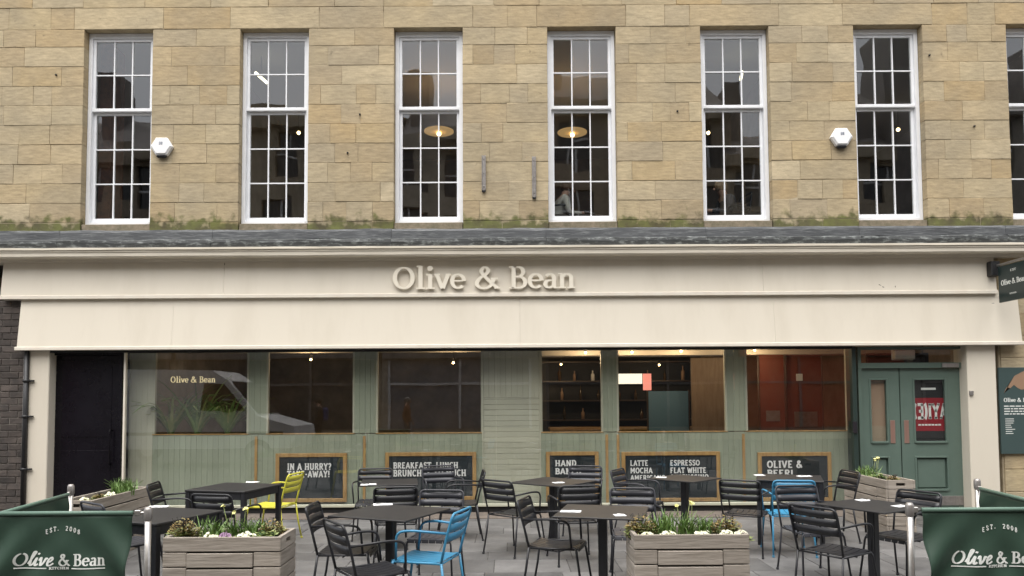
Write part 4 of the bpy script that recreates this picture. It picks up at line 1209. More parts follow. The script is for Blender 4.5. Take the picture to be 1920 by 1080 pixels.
# ------------------------------------------------------------------ chairs
def build_chair(m):
    root = bpy.data.objects.new('cafe_chair', None); C.objects.link(root); root.empty_display_size = .1
    metal = M[m]; T = .0102
    for sx in (-1, 1):
        s = MB(); s.tube([(sx * .245, -.275, 0), (sx * .232, -.232, .22), (sx * .225, -.205, .425)], T, 8); s.lathe([(0, 0), (.015, 0), (.015, .02), (.012, .02)], (sx * .245, -.275, 0), 8); s.build('leg', metal, root, False)
        s = MB(); s.tube(fillet([(sx * .255, .265, 0), (sx * .222, .20, .425), (sx * .01, .195, .425)], .05, 5), T, 8); s.lathe([(0, 0), (.015, 0), (.015, .02), (.012, .02)], (sx * .255, .265, 0), 8); s.build('leg', metal, root, False)
        s = MB(); s.tube(fillet([(sx * .236, -.262, .655), (sx * .268, .03, .672), (sx * .27, .15, .655), (sx * .245, .165, .435)], .06, 5), T * .95, 8); s.build('armrest', metal, root, False)
    s = MB(); s.tube(fillet([(-.225, -.205, .425), (-.236, -.25, .62), (-.238, -.305, .805), (.238, -.305, .805), (.236, -.25, .62), (.225, -.205, .425)], .055, 6), T, 8); s.build('back_frame', metal, root, False)
    for (z0, z1) in ((.728, .786), (.658, .720), (.588, .650)):
        s = MB(); vs, fs = [], []
        n = 8
        for zz in (z0, z1):
            yb = -.25 - (zz - .62) * .297 if zz > .62 else -.205 - (zz - .425) * .231
            for th in (0, .005):
                for i in range(n + 1):
                    q = -1 + 2 * i / n
                    vs.append((q * .228, yb - .028 * (1 - q * q) + th, zz))
        m1 = n + 1
        for i in range(n):
            fs += [(i, i + 1, 2 * m1 + i + 1, 2 * m1 + i), (m1 + i, 3 * m1 + i, 3 * m1 + i + 1, m1 + i + 1), (i, m1 + i, m1 + i + 1, i + 1), (2 * m1 + i, 2 * m1 + i + 1, 3 * m1 + i + 1, 3 * m1 + i)]
        fs += [(0, 2 * m1, 3 * m1, m1), (n, m1 + n, 3 * m1 + n, 2 * m1 + n)]
        s.add(vs, fs, True); s.build('slat', metal, root, False)
    s = MB()
    prof = [(-.205, .44), (-.12, .424), (0, .416), (.1, .424), (.18, .438), (.212, .428), (.222, .405)]
    for i in range(6):
        xa, xb = -.212 + i * .0712, -.212 + i * .0712 + .064
        vs, fs = [], []
        for (py, pz) in prof:
            for (xx, dz) in ((xa, 0), (xb, 0), (xb, -.006), (xa, -.006)): vs.append((xx, py, pz + dz))
        for j in range(len(prof) - 1):
            o = j * 4
            for k in range(4): fs.append((o + k, o + (k + 1) % 4, o + 4 + (k + 1) % 4, o + 4 + k))
        fs += [(0, 3, 2, 1), (len(vs) - 4, len(vs) - 3, len(vs) - 2, len(vs) - 1)]
        s.add(vs, fs)
    s.build('seat', metal, root, False)
    s = MB()
    for sx in (-1, 1): s.tube([(sx * .224, -.205, .42), (sx * .22, .19, .42)], T * .9, 7)
    s.tube([(-.22, -.2, .418), (.22, -.2, .418)], T * .8, 7); s.tube([(-.215, 0, .405), (.215, 0, .405)], .007, 6)
    s.build('seat_frame', metal, root, False)
    for o in root.children:
        for v in o.data.vertices: v.co.x *= .90
    return root

CH = [  # x, y, facing x, facing y, finish, label
 (-3.50, 8.05, 1.0, .15, 'metalblack', 'black chair at the left end of the far left table, seen side on'),
 (-2.72, 7.32, .25, 1.0, 'metalblack', 'black chair tucked in on the near side of the far left table'),
 (-2.86, 9.05, -.985, .17, 'metalyellow', 'yellow metal armchair in front of the IN A HURRY? chalkboard'),
 (-3.42, 6.72, .6, .8, 'metalgrey', 'charcoal chair behind the left green windbreak, by the receding planter'),
 (-1.68, 9.25, .1, -1.0, 'metalblack', 'black chair facing out under the left end of the BREAKFAST chalkboard'),
 (-1.18, 7.82, -.12, 1.0, 'metalblack', 'black chair pushed under the table below the BREAKFAST chalkboard'),
 (-.70, 6.95, -.15, -1.0, 'metalgrey', 'charcoal chair facing out across the front table with the blue chair'),
 (-.62, 9.15, -1.0, -.1, 'metalblack', 'black chair seen side on at the right end of the BREAKFAST chalkboard'),
 (-1.02, 5.58, .83, .55, 'metalblack', 'black armchair nearest the left front planter, its back towards the street'),
 (-1.36, 6.33, 1.0, .0, 'metalblack', 'black chair half hidden behind the armchair beside the left front planter'),
 (-.67, 6.03, -.96, .28, 'metalblue', 'bright blue armchair at the front table, facing left'),
 (.05, 8.30, .64, .77, 'metalblack', 'black armchair standing clear in front of the pale pier, turned to the wall'),
 (.92, 9.45, -.2, -1.0, 'metalgrey', 'charcoal chair facing out in front of the HAND chalkboard'),
 (.66, 7.85, -.15, 1.0, 'metalblack', 'black chair tucked under the table below the HAND chalkboard'),
 (.41, 6.54, .96, -.28, 'metalblack', 'black chair seen side on, left of the front table near the right planter'),
 (1.16, 7.02, -.1, -1.0, 'metalgrey', 'charcoal chair facing out between the front table and the coffee chalkboard'),
 (1.58, 9.1, .85, -.5, 'metalgrey', 'charcoal chair turned sideways below the words LATTE and MOCHA'),
 (2.58, 8.22, .5, .85, 'metalblack', 'black chair behind the right front planter, beside the four legged table'),
 (3.02, 8.2, .12, 1.0, 'metalblue', 'blue armchair tucked in below the OLIVE & BEER! chalkboard'),
 (3.72, 8.85, -1.0, -.1, 'metalblack', 'black chair seen edge on against the right receding planter'),
 (2.66, 6.19, .83, .55, 'metalblack', 'black armchair at the front right table, its back towards the street'),
 (2.86, 7.15, .1, -1.0, 'metalgrey', 'charcoal chair between the blue armchair and the front right table'),
 (3.52, 6.82, -.83, -.45, 'metalblack', 'black chair behind the steel post of the right green windbreak'),
 (-.86, 9.62, .3, -1.0, 'metalgrey', 'charcoal chair pressed against the window under the words BRUNCH, & SO MUCH'),
]
protos = {}
for (x, y, fx, fy, m, lab) in CH:
    if m not in protos:
        protos[m] = build_chair(m); o = protos[m]
    else:
        o = copy_tree(protos[m])
    o.location = (x, y, 0); o.rotation_euler = (0, 0, math.atan2(-fx, fy))
    tag(o, lab, 'chair', 'metal chairs on the cafe terrace')

# ------------------------------------------------------------------ tables
def pedestal(sz):
    root = bpy.data.objects.new('pedestal_table', None); C.objects.link(root)
    h = sz / 2
    s = MB(); s.cbox((-h, -h, .728), (h, h, .742), .004); s.build('tabletop', M['tabletop'], root, False)
    s = MB(); s.cbox((-.036, -.036, .016), (.036, .036, .715), .006); s.build('post', M['metalblack'], root, False)
    s = MB(); s.cbox((-.21, -.21, 0), (.21, .21, .014), .005); s.build('base_plate', M['metalblack'], root, False)
    s = MB(); s.box((-.2, -.025, .713), (.2, .025, .727)); s.box((-.025, -.2, .7135), (.025, .2, .7265)); s.build('top_bracket', M['metalblack'], root, False)
    return root
def four_leg(sz):
    root = bpy.data.objects.new('square_table', None); C.objects.link(root)
    h = sz / 2
    s = MB(); s.cbox((-h, -h, .722), (h, h, .742), .004); s.build('tabletop', M['tabletop'], root, False)
    for sx in (-1, 1):
        for sy in (-1, 1):
            s = MB(); s.cbox((sx * (h - .03) - .025, sy * (h - .03) - .025, 0), (sx * (h - .03) + .025, sy * (h - .03) + .025, .72), .004); s.build('leg', M['metalblack'], root, False)
    for (a, b) in (((-h + .06, -h + .012), (h - .06, -h + .03)), ((-h + .06, h - .03), (h - .06, h - .012)), ((-h + .012, -h + .06), (-h + .03, h - .06)), ((h - .03, -h + .06), (h - .012, h - .06))):
        s = MB(); s.box((a[0], a[1], .65), (b[0], b[1], .7215)); s.build('apron', M['metalblack'], root, False)
    return root
TB = [
 ('p', -1.0, 6.32, -24, .74, 'black pedestal table beside the bright blue armchair'),
 ('p', .77, 6.28, -14, .72, 'black pedestal table left of the right front planter'),
 ('p', .49, 8.55, -38, .72, 'black pedestal table below the HAND chalkboard'),
 ('p', 2.05, 8.83, 44, .62, 'black pedestal table below the coffee chalkboard, turned cornerwise'),
 ('p', 3.15, 6.55, 30, .66, 'black pedestal table at the front right by the windbreak post'),
 ('p', -1.38, 8.6, 8, .64, 'black pedestal table below the BREAKFAST chalkboard'),
 ('f', -3.0, 8.2, -14, .72, 'black four legged table between the yellow chair and the left planter'),
 ('f', -2.93, 6.24, -20, .74, 'black four legged table behind the left windbreak post'),
 ('f', 3.28, 8.83, -20, .72, 'black four legged table below the OLIVE & BEER! chalkboard'),
]
for (k, x, y, a, sz, lab) in TB:
    o = pedestal(sz) if k == 'p' else four_leg(sz)
    o.location = (x, y, 0); o.rotation_euler = (0, 0, R(a))
    tag(o, lab, 'table', 'black cafe tables')
def napkin(px, py, lab, w_=.13, d_=.085, a=0.0):
    d = ray(px, py); t = (.7435 - CAMH) / d.z
    X, Y = d.x * t, d.y * t
    s = MB()
    n = 5; vs, fs = [], []
    for i in range(n + 1):
        for j in range(n + 1):
            u, v = (i / n - .5) * w_, (j / n - .5) * d_
            zz = .004 + .012 * max(0, noise.noise((u * 22 + px, v * 22, py)))
            vs.append((u * math.cos(a) - v * math.sin(a), u * math.sin(a) + v * math.cos(a), zz))
    m = n + 1
    for i in range(n):
        for j in range(n): fs.append((i * m + j, (i + 1) * m + j, (i + 1) * m + j + 1, i * m + j + 1))
    o0 = len(vs); vs += [(v[0], v[1], 0.0) for v in vs]
    per = [i * m for i in range(m)] + [n * m + j for j in range(1, m)] + [i * m + n for i in range(n - 1, -1, -1)] + [j for j in range(n - 1, 0, -1)]
    for q in range(len(per)): fs.append((per[q], per[(q + 1) % len(per)], o0 + per[(q + 1) % len(per)], o0 + per[q]))
    s.add(vs, fs, True)
    o = s.build('napkin', M['paper']); o.location = (X, Y, .7425)
    tag(o, lab, 'napkin', 'white napkins on the tables')
for (px, py, lab, w_, a) in (
    (718, 946, 'white napkin on the table beside the bright blue armchair', .17, .2),
    (1070, 959, 'larger crumpled napkin on the front table left of the right planter', .17, -.2),
    (1162, 966, 'small flat napkin at the right edge of the table by the right planter', .09, .1),
    (684, 909, 'left of two small napkins on the table below BREAKFAST', .08, 0),
    (699, 908, 'right of two small napkins on the table below BREAKFAST', .08, .2),
    (297, 950, 'crumpled napkin on the table behind the left windbreak post', .17, .1),
    (474, 904, 'white napkin on the table beside the yellow chair', .13, -.1),
    (1047, 905, 'white napkin on the table below the HAND chalkboard', .12, .3),
    (1240, 895, 'white napkin on the table below LATTE and MOCHA', .12, -.3),
    (1424, 891, 'left napkin on the table below OLIVE & BEER!', .12, 0),
    (1508, 893, 'right napkin on the table below OLIVE & BEER!', .16, .1),
    (1617, 938, 'napkin at the back of the front right table', .1, .2),
    (1688, 949, 'napkin at the right corner of the front right table, by the steel post', .12, .4)):
    napkin(px, py, lab, w_, .085, a)

# ------------------------------------------------------------------ planters and their plants
PH, ROWS = .67, 6
def build_planter(L, Wd, name_loc, rz, lab):
    t = thing('timber_planter', lab, 'planter', name_loc, rz, 'weathered timber planters')
    rh = PH / ROWS
    h, d = L / 2, Wd / 2
    th = .028
    def pk(a, b, ch=.004, name='plank'):
        s = MB(); s.cbox(a, b, ch); s.build(name, M['wood'], t, False)
    for r_ in range(ROWS):
        z0, z1 = r_ * rh + .004, (r_ + 1) * rh - .004
        top = r_ == ROWS - 1
        for sg in (-1, 1):
            ya, yb = (-d, -d + th) if sg < 0 else (d - th, d)
            if top:
                pk((-h, ya, z0), (h, yb, z1))
            else:
                c1, c2 = -h + L * .205, h - L * .235
                o = .012 if r_ % 2 else .006
                pk((-h, ya + rnd.uniform(0, .003), z0), (c1 - .003, yb, z1))
                yy = (ya - .006, yb) if sg < 0 else (ya, yb + .006)
                pk((c1, yy[0], z0 - o), (c2, yy[1], z1 - o))
                pk((c2 + .005, ya + rnd.uniform(0, .003), z0), (h, yb, z1))
        for sg in (-1, 1):
            xa, xb = (-h, -h + th) if sg < 0 else (h - th, h)
            if top:     # hand hole
                s = MB(); zc = (z0 + z1) / 2
                s.box((xa, -d + th + .001, z0), (xb, -.055, z1)); s.box((xa, .055, z0), (xb, d - th - .001, z1))
                s.box((xa + .0005, -.0549, z0), (xb - .0005, .0549, zc - .018)); s.box((xa + .0005, -.0549, zc + .018), (xb - .0005, .0549, z1))
                s.build('plank', M['wood'], t, False)
                s = MB(); q = xb + .003 if sg < 0 else xa - .006
                s.box((q, -.07, zc - .03), (q + .003, .07, zc + .03)); s.build('liner', M['wooddark'], t, False)
            else:
                pk((xa, -d + th + .001, z0), (xb, d - th - .001, z1))
    s = MB(); s.box((-h + th + .012, -d + th + .004, .02), (h - th - .012, d - th - .004, PH - .16)); s.build('inner_box', M['wooddark'], t, False)
    s = MB(); n = 14; vs, fs = [], []
    for i in range(n + 1):
        for j in range(7):
            u, v = -h + th + .013 + (L - 2 * th - .026) * i / n, -d + th + .005 + (Wd - 2 * th - .01) * j / 6
            vs.append((u, v, PH - .075 + .02 * noise.noise((u * 9, v * 9, L)) - .02 * (abs(j - 3) / 3)))
    for i in range(n):
        for j in range(6): fs.append((i * 7 + j, (i + 1) * 7 + j, (i + 1) * 7 + j + 1, i * 7 + j + 1))
    s.add(vs, fs, True); s.build('soil', M['soil'], t, False, 'stuff')
    return t

def blade(s, base, dirv, ln, w_, bend, n=4):
    side = Vector((-dirv.y, dirv.x, 0)).normalized()
    vs, fs = [], []
    for i in range(n + 1):
        q = i / n
        p = base + Vector((dirv.x * ln * bend * q ** 1.8, dirv.y * ln * bend * q ** 1.8, ln * (q - .25 * bend * q * q)))
        ww = w_ * (1 - q ** 2) + .0008
        vs += [p - side * ww, p + Vector((dirv.x * .003, dirv.y * .003, -.002)), p + side * ww]
    for i in range(n):
        o = i * 3; fs += [(o, o + 1, o + 4, o + 3), (o + 1, o + 2, o + 5, o + 4)]
    s.add(vs, fs, True)
def plant_tuft(loc, r, n=30, ln=.2, spread=.05, leafm='leaf', flowers=0):
    root_mb = MB()
    for k in range(n):
        a = r.uniform(0, 2 * PI); b = Vector((r.gauss(0, spread), r.gauss(0, spread * .6), -.01))
        blade(root_mb, Vector(loc) + b, Vector((math.cos(a), math.sin(a), 0)), ln * r.uniform(.55, 1.1), r.uniform(.005, .009), r.uniform(.1, .75))
    return root_mb
def leafy(loc, r, n, rad, hgt, size, s=None):
    s = s or MB()
    for k in range(n):
        a = r.uniform(0, 2 * PI); q = math.sqrt(r.random()); h = hgt * r.random() * (1 - .5 * q)
        c = Vector(loc) + Vector((math.cos(a) * q * rad, math.sin(a) * q * rad * .6, h))
        d = Vector((math.cos(a), math.sin(a), r.uniform(-.2, .7))).normalized(); u = d.cross(Vector((0, 0, 1))).normalized(); w_ = u * size * r.uniform(.3, .5); l_ = d * size * r.uniform(.7, 1.2)
        m_ = d.cross(u) * size * .12
        s.add([c, c + l_ * .5 + w_ + m_, c + l_, c + l_ * .5 - w_ + m_], [(0, 1, 2), (0, 2, 3)], False)
    return s
def petals(loc, r, n, rad, hgt, fr, s=None):
    s = s or MB()
    for k in range(n):
        a = r.uniform(0, 2 * PI); q = math.sqrt(r.random())
        c = Vector(loc) + Vector((math.cos(a) * q * rad, math.sin(a) * q * rad * .8, hgt * (1 - .6 * q * q) + r.uniform(-.01, .01)))
        nrm = Vector((math.cos(a) * q, math.sin(a) * q - .4, 1.0)).normalized()
        t1 = nrm.cross(Vector((0, 1, .1))).normalized(); t2 = nrm.cross(t1)
        vs = [c - nrm * fr * .3]
        for i in range(10):
            t = 2 * PI * i / 10; rr = fr * (1.0 if i % 2 else .72)
            vs.append(c + (t1 * math.cos(t) + t2 * math.sin(t)) * rr + nrm * fr * .08)
        s.add(vs, [(0, 1 + i, 1 + (i + 1) % 10) for i in range(10)], False)
    return s
PLSEED = [11]
def put_plant(kind, loc, lab, big=1.0):
    PLSEED[0] += 1
    r = random.Random(PLSEED[0])
    X, Y, Z = loc
    if kind == 'tuft':
        t = thing('bulb_plant', lab, 'plant', loc)
        plant_tuft(loc, r, int(58 * big), .17 * big, .05 * big).build('leaves', M['leaf'], t)
    elif kind == 'daffodil':
        t = thing('flowering_bulb', lab, 'plant', loc)
        s = plant_tuft(loc, r, 38, .17 * big, .04)
        s.build('leaves', M['leaf'], t)
        for k in range(3):
            b = Vector(loc) + Vector((r.gauss(0, .04), r.gauss(0, .02), 0)); tip = b + Vector((r.uniform(-.04, .05), -.02, .21 * big * r.uniform(.85, 1.1)))
            s = MB(); s.tube([b, (b + tip) / 2 + Vector((.006, 0, 0)), tip], .0028, 5); s.build('stem', M['leafpale'], t)
            petals(tip + Vector((0, 0, -.01)), r, 3, .012, .02, .018).build('flower', M['petalyellow'], t)
    elif kind in ('white', 'purple'):
        t = thing('primrose', lab, 'plant', loc)
        leafy((X, Y + .01, Z - .02), r, 60, .07 * big, .045, .045).build('leaves', M['leafpale'] if r.random() < .5 else M['leaf'], t)
        petals((X, Y, Z + .008), r, int(20 * big), .062 * big, .04 * big, .016).build('flowers', M['petalwhite' if kind == 'white' else 'petalpurple'], t)
    elif kind == 'rust':
        t = thing('rusty_shrub', lab, 'plant', loc)
        leafy((X, Y, Z - .02), r, int(380 * big), .105 * big, .18 * big, .028).build('leaves', M['heather'], t)
        leafy((X, Y, Z - .02), r, 190, .11 * big, .13 * big, .032).build('sprigs', M['leafpale'], t, True, 'stuff')
        s = MB()
        for k in range(12):
            a = r.uniform(0, 2 * PI); s.tube([(X, Y, Z - .03), (X + math.cos(a) * .05 * big, Y + math.sin(a) * .04, Z + .07), (X + math.cos(a) * .085 * big, Y + math.sin(a) * .06, Z + .15 * big)], .0022, 4)
        s.build('stems', M['wooddark'], t)
    elif kind == 'foliage':
        t = thing('leafy_plant', lab, 'plant', loc)
        leafy((X, Y + .02, Z - .02), r, int(170 * big), .08 * big, .10 * big, .04).build('leaves', M['leafdark'], t)
        leafy((X, Y, Z + .0), r, 60, .09 * big, .09 * big, .04).build('young_leaves', M['leafpale'], t)

YPL = 5.6 + .20
def pl_front(Xa, Xb, lab): return build_planter(Xb - Xa, .40, ((Xa + Xb) / 2, YPL, 0), 0, lab)
PLX = (ax(305, 5.6, 1003), ax(526, 5.6, 1003)); PRX = (ax(1189, 5.6, 996), ax(1405, 5.6, 996))
pl_front(*PLX, 'weathered timber planter at the front left, with rust shrubs at both ends')
pl_front(*PRX, 'weathered timber planter at the front right, with pale curling leaves')
zs = PH - .045
def row(px, Y): return (ax(px, Y, 995), Y, zs)
LFP = 'in the front left planter'
for kind, px, Y, lab, big in (
    ('rust', 345, 5.80, 'tallest rust brown shrub ' + LFP + ', at its left end', 1.05),
    ('tuft', 396, 5.88, 'green bulb leaves ' + LFP + ', between the rust shrub and first white primrose', 1.0),
    ('white', 392, 5.70, 'creamy primrose ' + LFP + ', left of the mauve one', 1.0),
    ('purple', 424, 5.71, 'mauve primrose ' + LFP + ' between two cream ones', 1.0),
    ('daffodil', 443, 5.87, 'flowering bulb ' + LFP + ' with small yellow heads', 1.0),
    ('white', 463, 5.70, 'biggest creamy primrose ' + LFP + ', right of the mauve one', 1.25),
    ('tuft', 478, 5.87, 'green bulb leaves ' + LFP + ' behind the biggest primrose', .95),
    ('foliage', 500, 5.76, 'low dark leafy plant ' + LFP + ' near the hand hole', .8),
    ('rust', 512, 5.88, 'smaller rust brown shrub ' + LFP + ', at its right end', .9),
    ('foliage', 334, 5.76, 'low leafy plant ' + LFP + ' at its left corner', .75)):
    put_plant(kind, row(px, Y), lab, big)
RFP = 'in the front right planter'
for kind, px, Y, lab, big in (
    ('rust', 1203, 5.84, 'rust brown shrub at the left end of the front right planter', 1.05),
    ('white', 1213, 5.69, 'greenish primrose ' + RFP + ' below the rust shrub', .8),
    ('tuft', 1240, 5.86, 'thick green bulb leaves ' + RFP + ', beside the rust shrub', 1.15),
    ('white', 1252, 5.69, 'cream primrose ' + RFP + ' in front of the thick bulb leaves', 1.0),
    ('daffodil', 1283, 5.84, 'tall flowering bulb in the middle of the front right planter', 1.2),
    ('white', 1318, 5.70, 'brightest white primrose, right of the middle of the front right planter', 1.05),
    ('tuft', 1320, 5.88, 'short green bulb leaves ' + RFP + ' behind the brightest primrose', .9),
    ('rust', 1362, 5.86, 'dull brown shrub at the right end of the front right planter', 1.0),
    ('white', 1362, 5.70, 'small pale primrose ' + RFP + ' before the dull brown shrub', .9),
    ('white', 1390, 5.70, 'pale primrose at the right corner of the front right planter', .85)):
    put_plant(kind, row(px, Y), lab, big)
build_planter(1.25, .36, (-4.46, 8.33, 0), R(90), 'weathered timber planter receding to the wall beside the black door')
build_planter(1.15, .36, (4.75, 9.72, 0), R(90), 'weathered timber planter receding to the wall before the green doors')
for kind, dx, Y, lab, big in (('white', 0, 7.86, 'cream primrose at the near end of the planter by the black door', .9), ('rust', .02, 8.12, 'brown plant in the middle of the planter by the black door', .5), ('white', .05, 8.3, 'pale primrose beside the tall green tuft by the black door', 1.0),
                         ('tuft', .06, 8.5, 'tall green tuft in the planter by the black door', 1.15), ('tuft', .0, 8.72, 'farthest green tuft in the planter by the black door', 1.1)):
    put_plant(kind, (-4.46 + dx, Y, zs), lab, big)
for kind, dx, Y, lab, big in (('rust', .02, 9.36, 'brown plant at the near end of the planter by the green doors', .6), ('foliage', -.05, 9.6, 'leafy plant in the planter by the green doors', 1.0),
                         ('daffodil', -.05, 9.75, 'flowering bulb with white heads by the green doors', 1.15), ('tuft', -.05, 9.95, 'green tuft in the planter by the green doors', 1.0), ('rust', 0, 10.13, 'brown plant at the wall end of the planter by the green doors', .7)):
    put_plant(kind, (4.75 + dx, Y, zs), lab, big)

# ------------------------------------------------------------------ green canvas windbreaks
SCRIPT = {'O': (.86, [arc(.4, .5, .34, .46, 100, 440, 26)], []),
 'l': (.30, [catmull([(.0, .15), (.22, .75), (.3, 1.02), (.2, 1.06), (.13, .7), (.12, .2), (.18, .03), (.32, .16)], 5)], []),
 'i': (.30, [catmull([(.0, .16), (.13, .6), (.11, .2), (.17, .03), (.32, .16)], 5), [(.16, .84), (.2, .96)]], []),
 'v': (.50, [catmull([(.0, .4), (.08, .62), (.14, .3), (.2, .04), (.36, .3), (.42, .58), (.52, .5)], 5)], []),
 'e': (.46, [catmull([(.02, .3), (.2, .32), (.34, .5), (.24, .65), (.09, .45), (.1, .12), (.24, .03), (.46, .2)], 5)], [])}
SLAB['0'] = (.8, [arc(.4, .5, .28, .45, 0, 360, 16)], [])
SLAB['2'] = (.75, [arc(.36, .7, .24, .25, 160, -35, 9) + [(.12, .06)], [(.12, .05), (.64, .05)]], [])
SLAB['8'] = (.75, [arc(.37, .72, .2, .23, 0, 360, 12), arc(.37, .26, .25, .22, 0, 360, 12)], [])
def steel_post(parent, X, Y, h=1.0):
    s = MB(); s.lathe([(0, 0), (.16, 0), (.16, .012), (.03, .025), (.024, .03), (0, .03)], (X, Y, 0), 20); s.build('base', M['galv'], parent)
    s = MB(); s.tube([(X, Y, .03), (X, Y, h)], .0195, 14); s.build('post', M['steel'], parent)
    s = MB(); s.lathe([(.023, h - .07), (.026, h - .06), (.026, h - .005), (.018, h + .012), (0, h + .014)], (X, Y, 0), 14); s.build('cap', M['galv'], parent)
def cloth(parent, A, B, z0, z1, sd, name='canvas_panel'):
    """canvas between two posts; returns surface function u -> point"""
    A, B = Vector(A), Vector(B)
    d = (B - A); L_ = d.length; d.normalize(); nrm = Vector((d.y, -d.x, 0))
    if nrm.y > 0: nrm = -nrm
    def off(u, v):
        e = u * (1 - u) * 4
        c = math.exp(-((u - .04) ** 2 + (v - 1) ** 2) * 9) + math.exp(-((u - .96) ** 2 + (v - 1) ** 2) * 9)
        diag = .038 * math.sin((u * 1.2 + (1 - v) * .9) * 15 + sd) * math.exp(-u * 4) + .038 * math.sin(((1 - u) * 1.2 + (1 - v) * .9) * 15 + sd * 2) * math.exp(-(1 - u) * 4)
        return .02 * noise.noise((u * 2.2 + sd, v * 1.4, sd)) * (1 - v * .7) + diag * (1 - v ** 6) + .006 * noise.noise((u * 7, v * 3, sd + 3)) * (1 - v)
    nu, nv = 48, 36
    vs, fs = [], []
    for th in (0, .003):
        for j in range(nv + 1):
            for i in range(nu + 1):
                u, v = i / nu, j / nv
                inset = .028 * math.sin(PI * v) ** .7       # sides pulled in
                uu = u * (1 - 2 * inset) + inset
                p = A + d * (uu * L_) + nrm * (off(u, v) - th)
                vs.append((p.x, p.y, z0 + (z1 - z0) * v))
    m = nu + 1; N = m * (nv + 1)
    for j in range(nv):
        for i in range(nu):
            fs.append((j * m + i, j * m + i + 1, (j + 1) * m + i + 1, (j + 1) * m + i)); fs.append((N + j * m + i, N + (j + 1) * m + i, N + (j + 1) * m + i + 1, N + j * m + i + 1))
    for i in range(nu):
        fs.append((i, N + i, N + i + 1, i + 1)); a = nv * m + i; fs.append((a, a + 1, N + a + 1, N + a))
    for j in range(nv):
        a = j * m; fs.append((a, a + m, N + a + m, N + a)); a = j * m + nu; fs.append((a, N + a, N + a + m, a + m))
    s = MB(); s.add(vs, fs, True)
    o = s.build(name, M['canvas'], parent)
    s = MB(); s.tube([A + Vector((0, 0, z1 + .012)), B + Vector((0, 0, z1 + .012))], .014, 10); s.build('hem_rail', M['canvasrail'], parent)
    def surf(X, Z):
        u = ((Vector((X, A.y, 0)) - Vector((A.x, A.y, 0))).dot(d)) / L_; v = (Z - z0) / (z1 - z0)
        ins = .028 * math.sin(PI * max(0, min(1, v))) ** .7; u = (u - ins) / (1 - 2 * ins)
        return A.y + nrm.y * off(u, v)
    return o, surf
BY = 4.75
def front_break(X0, X1, post_x, far_x, lab, dpx):
    t = thing('canvas_windbreak', lab, 'windbreak', ((X0 + X1) / 2, BY, 0), 0, 'green canvas windbreaks')
    z1 = az(966, BY, 113) if dpx == 0 else az(959, BY, 1800)
    o, surf = cloth(t, (X0, BY, 0), (X1, BY, 0), .1, z1 - .0, 1.3 + dpx)
    steel_post(t, post_x, BY); steel_post(t, far_x, BY)
    for px_, xe in ((post_x, X1 if post_x > X0 + .4 else X0), (far_x, X0 if post_x > X0 + .4 else X1)):
        s = MB(); s.tube([(px_, BY, z1 + .012), (xe, BY, z1 + .012)], .008, 8); s.cbox((min(px_, xe) + .012, BY - .012, z1 - .005), (min(px_, xe) + .05, BY + .012, z1 + .03), .004); s.build('clamp', M['steel'], t)
    s = MB()
    dx = 1760.5 * dpx; dy = -4 * dpx
    def line(txt, a, b, ty, by, font, **k):
        flat_text(s, txt, ax(a + dx, BY, 1050), ax(b + dx, BY, 1050), az(by + dy, BY, a + dx), az(ty + dy, BY, a + dx), BY, font=font, surf=surf, d=.0035, **k)
    line('Olive', 23, 98, 1037, 1062, SCRIPT, w=.15, thin=.075, sth=.05, shear=.25)
    line('&', 109, 131, 1039, 1061, SERIF, w=.17, thin=.08, sth=.07)
    line('Bean', 138, 196, 1039, 1061, SERIF, w=.18, thin=.07, sth=.07)
    line('KITCHEN', 92, 129, 1063.5, 1068, SLAB, w=.2, thin=.16)
    for a, b in ((25, 87), (134, 195)):
        xa, xb = ax(a + dx, BY, 1066), ax(b + dx, BY, 1066); z = az(1067 + dy, BY, a + dx)
        for q in range(6):
            p, r_ = xa + (xb - xa) * q / 6, xa + (xb - xa) * (q + 1) / 6
            s.add([(p, surf(p, z) - .0036, z), (r_, surf(r_, z) - .0036, z), (r_, surf(r_, z) - .0036, z + .006), (p, surf(p, z) - .0036, z + .006),
                   (p, surf(p, z) - .0015, z), (r_, surf(r_, z) - .0015, z), (r_, surf(r_, z) - .0015, z + .006), (p, surf(p, z) - .0015, z + .006)], [(0, 1, 2, 3), (7, 6, 5, 4), (0, 4, 5, 1), (2, 6, 7, 3)])
    txt = 'EST. 2008'; n = len(txt)
    for k, ch in enumerate(txt):
        if ch == ' ': continue
        c = 84 + k * 7.5; q = (k - 4) / 4
        w_ = 4.8 if ch != '.' else 2.2
        line(ch, c, c + w_, 986 + 7 * q * q, 994.5 + 7 * q * q, SLAB, w=.2, thin=.15)
    s.build('lettering', M['printwhite'], t, True, 'stuff')
    return t
LX0, LX1 = ax(-24, BY, 1000), ax(249, BY, 1000)
RX0, RX1 = ax(1729, BY, 1000), ax(2012, BY, 1000)
front_break(LX0, LX1, ax(277, BY, 1000), LX0 - .07, 'green canvas windbreak printed Olive & Bean Kitchen, front left', 0)
front_break(RX0, RX1, ax(1707, BY, 1000), RX1 + .07, 'green canvas windbreak printed Olive & Bean, front right by the doors', 1)
def side_break(A, B, lab, sd):
    t = thing('canvas_windbreak', lab, 'windbreak', (B[0], B[1], 0), 0, 'green canvas windbreaks')
    cloth(t, (*A, 0), (*B, 0), .1, .925, sd)
    d = (Vector(B) - Vector(A)).normalized() * .05
    steel_post(t, B[0] + d.x, B[1] + d.y, 1.0)
    s = MB(); s.cbox((B[0] - .012 + d.x * .4, B[1] + d.y * .4 - .012, .925), (B[0] + .012 + d.x, B[1] + d.y, .955), .003); s.build('clamp', M['steel'], t)
side_break((LX0 - .075, BY + .06), (ax(128, 6.02, 910), 6.02), 'plain green canvas windbreak running back towards the black door', 5.0)
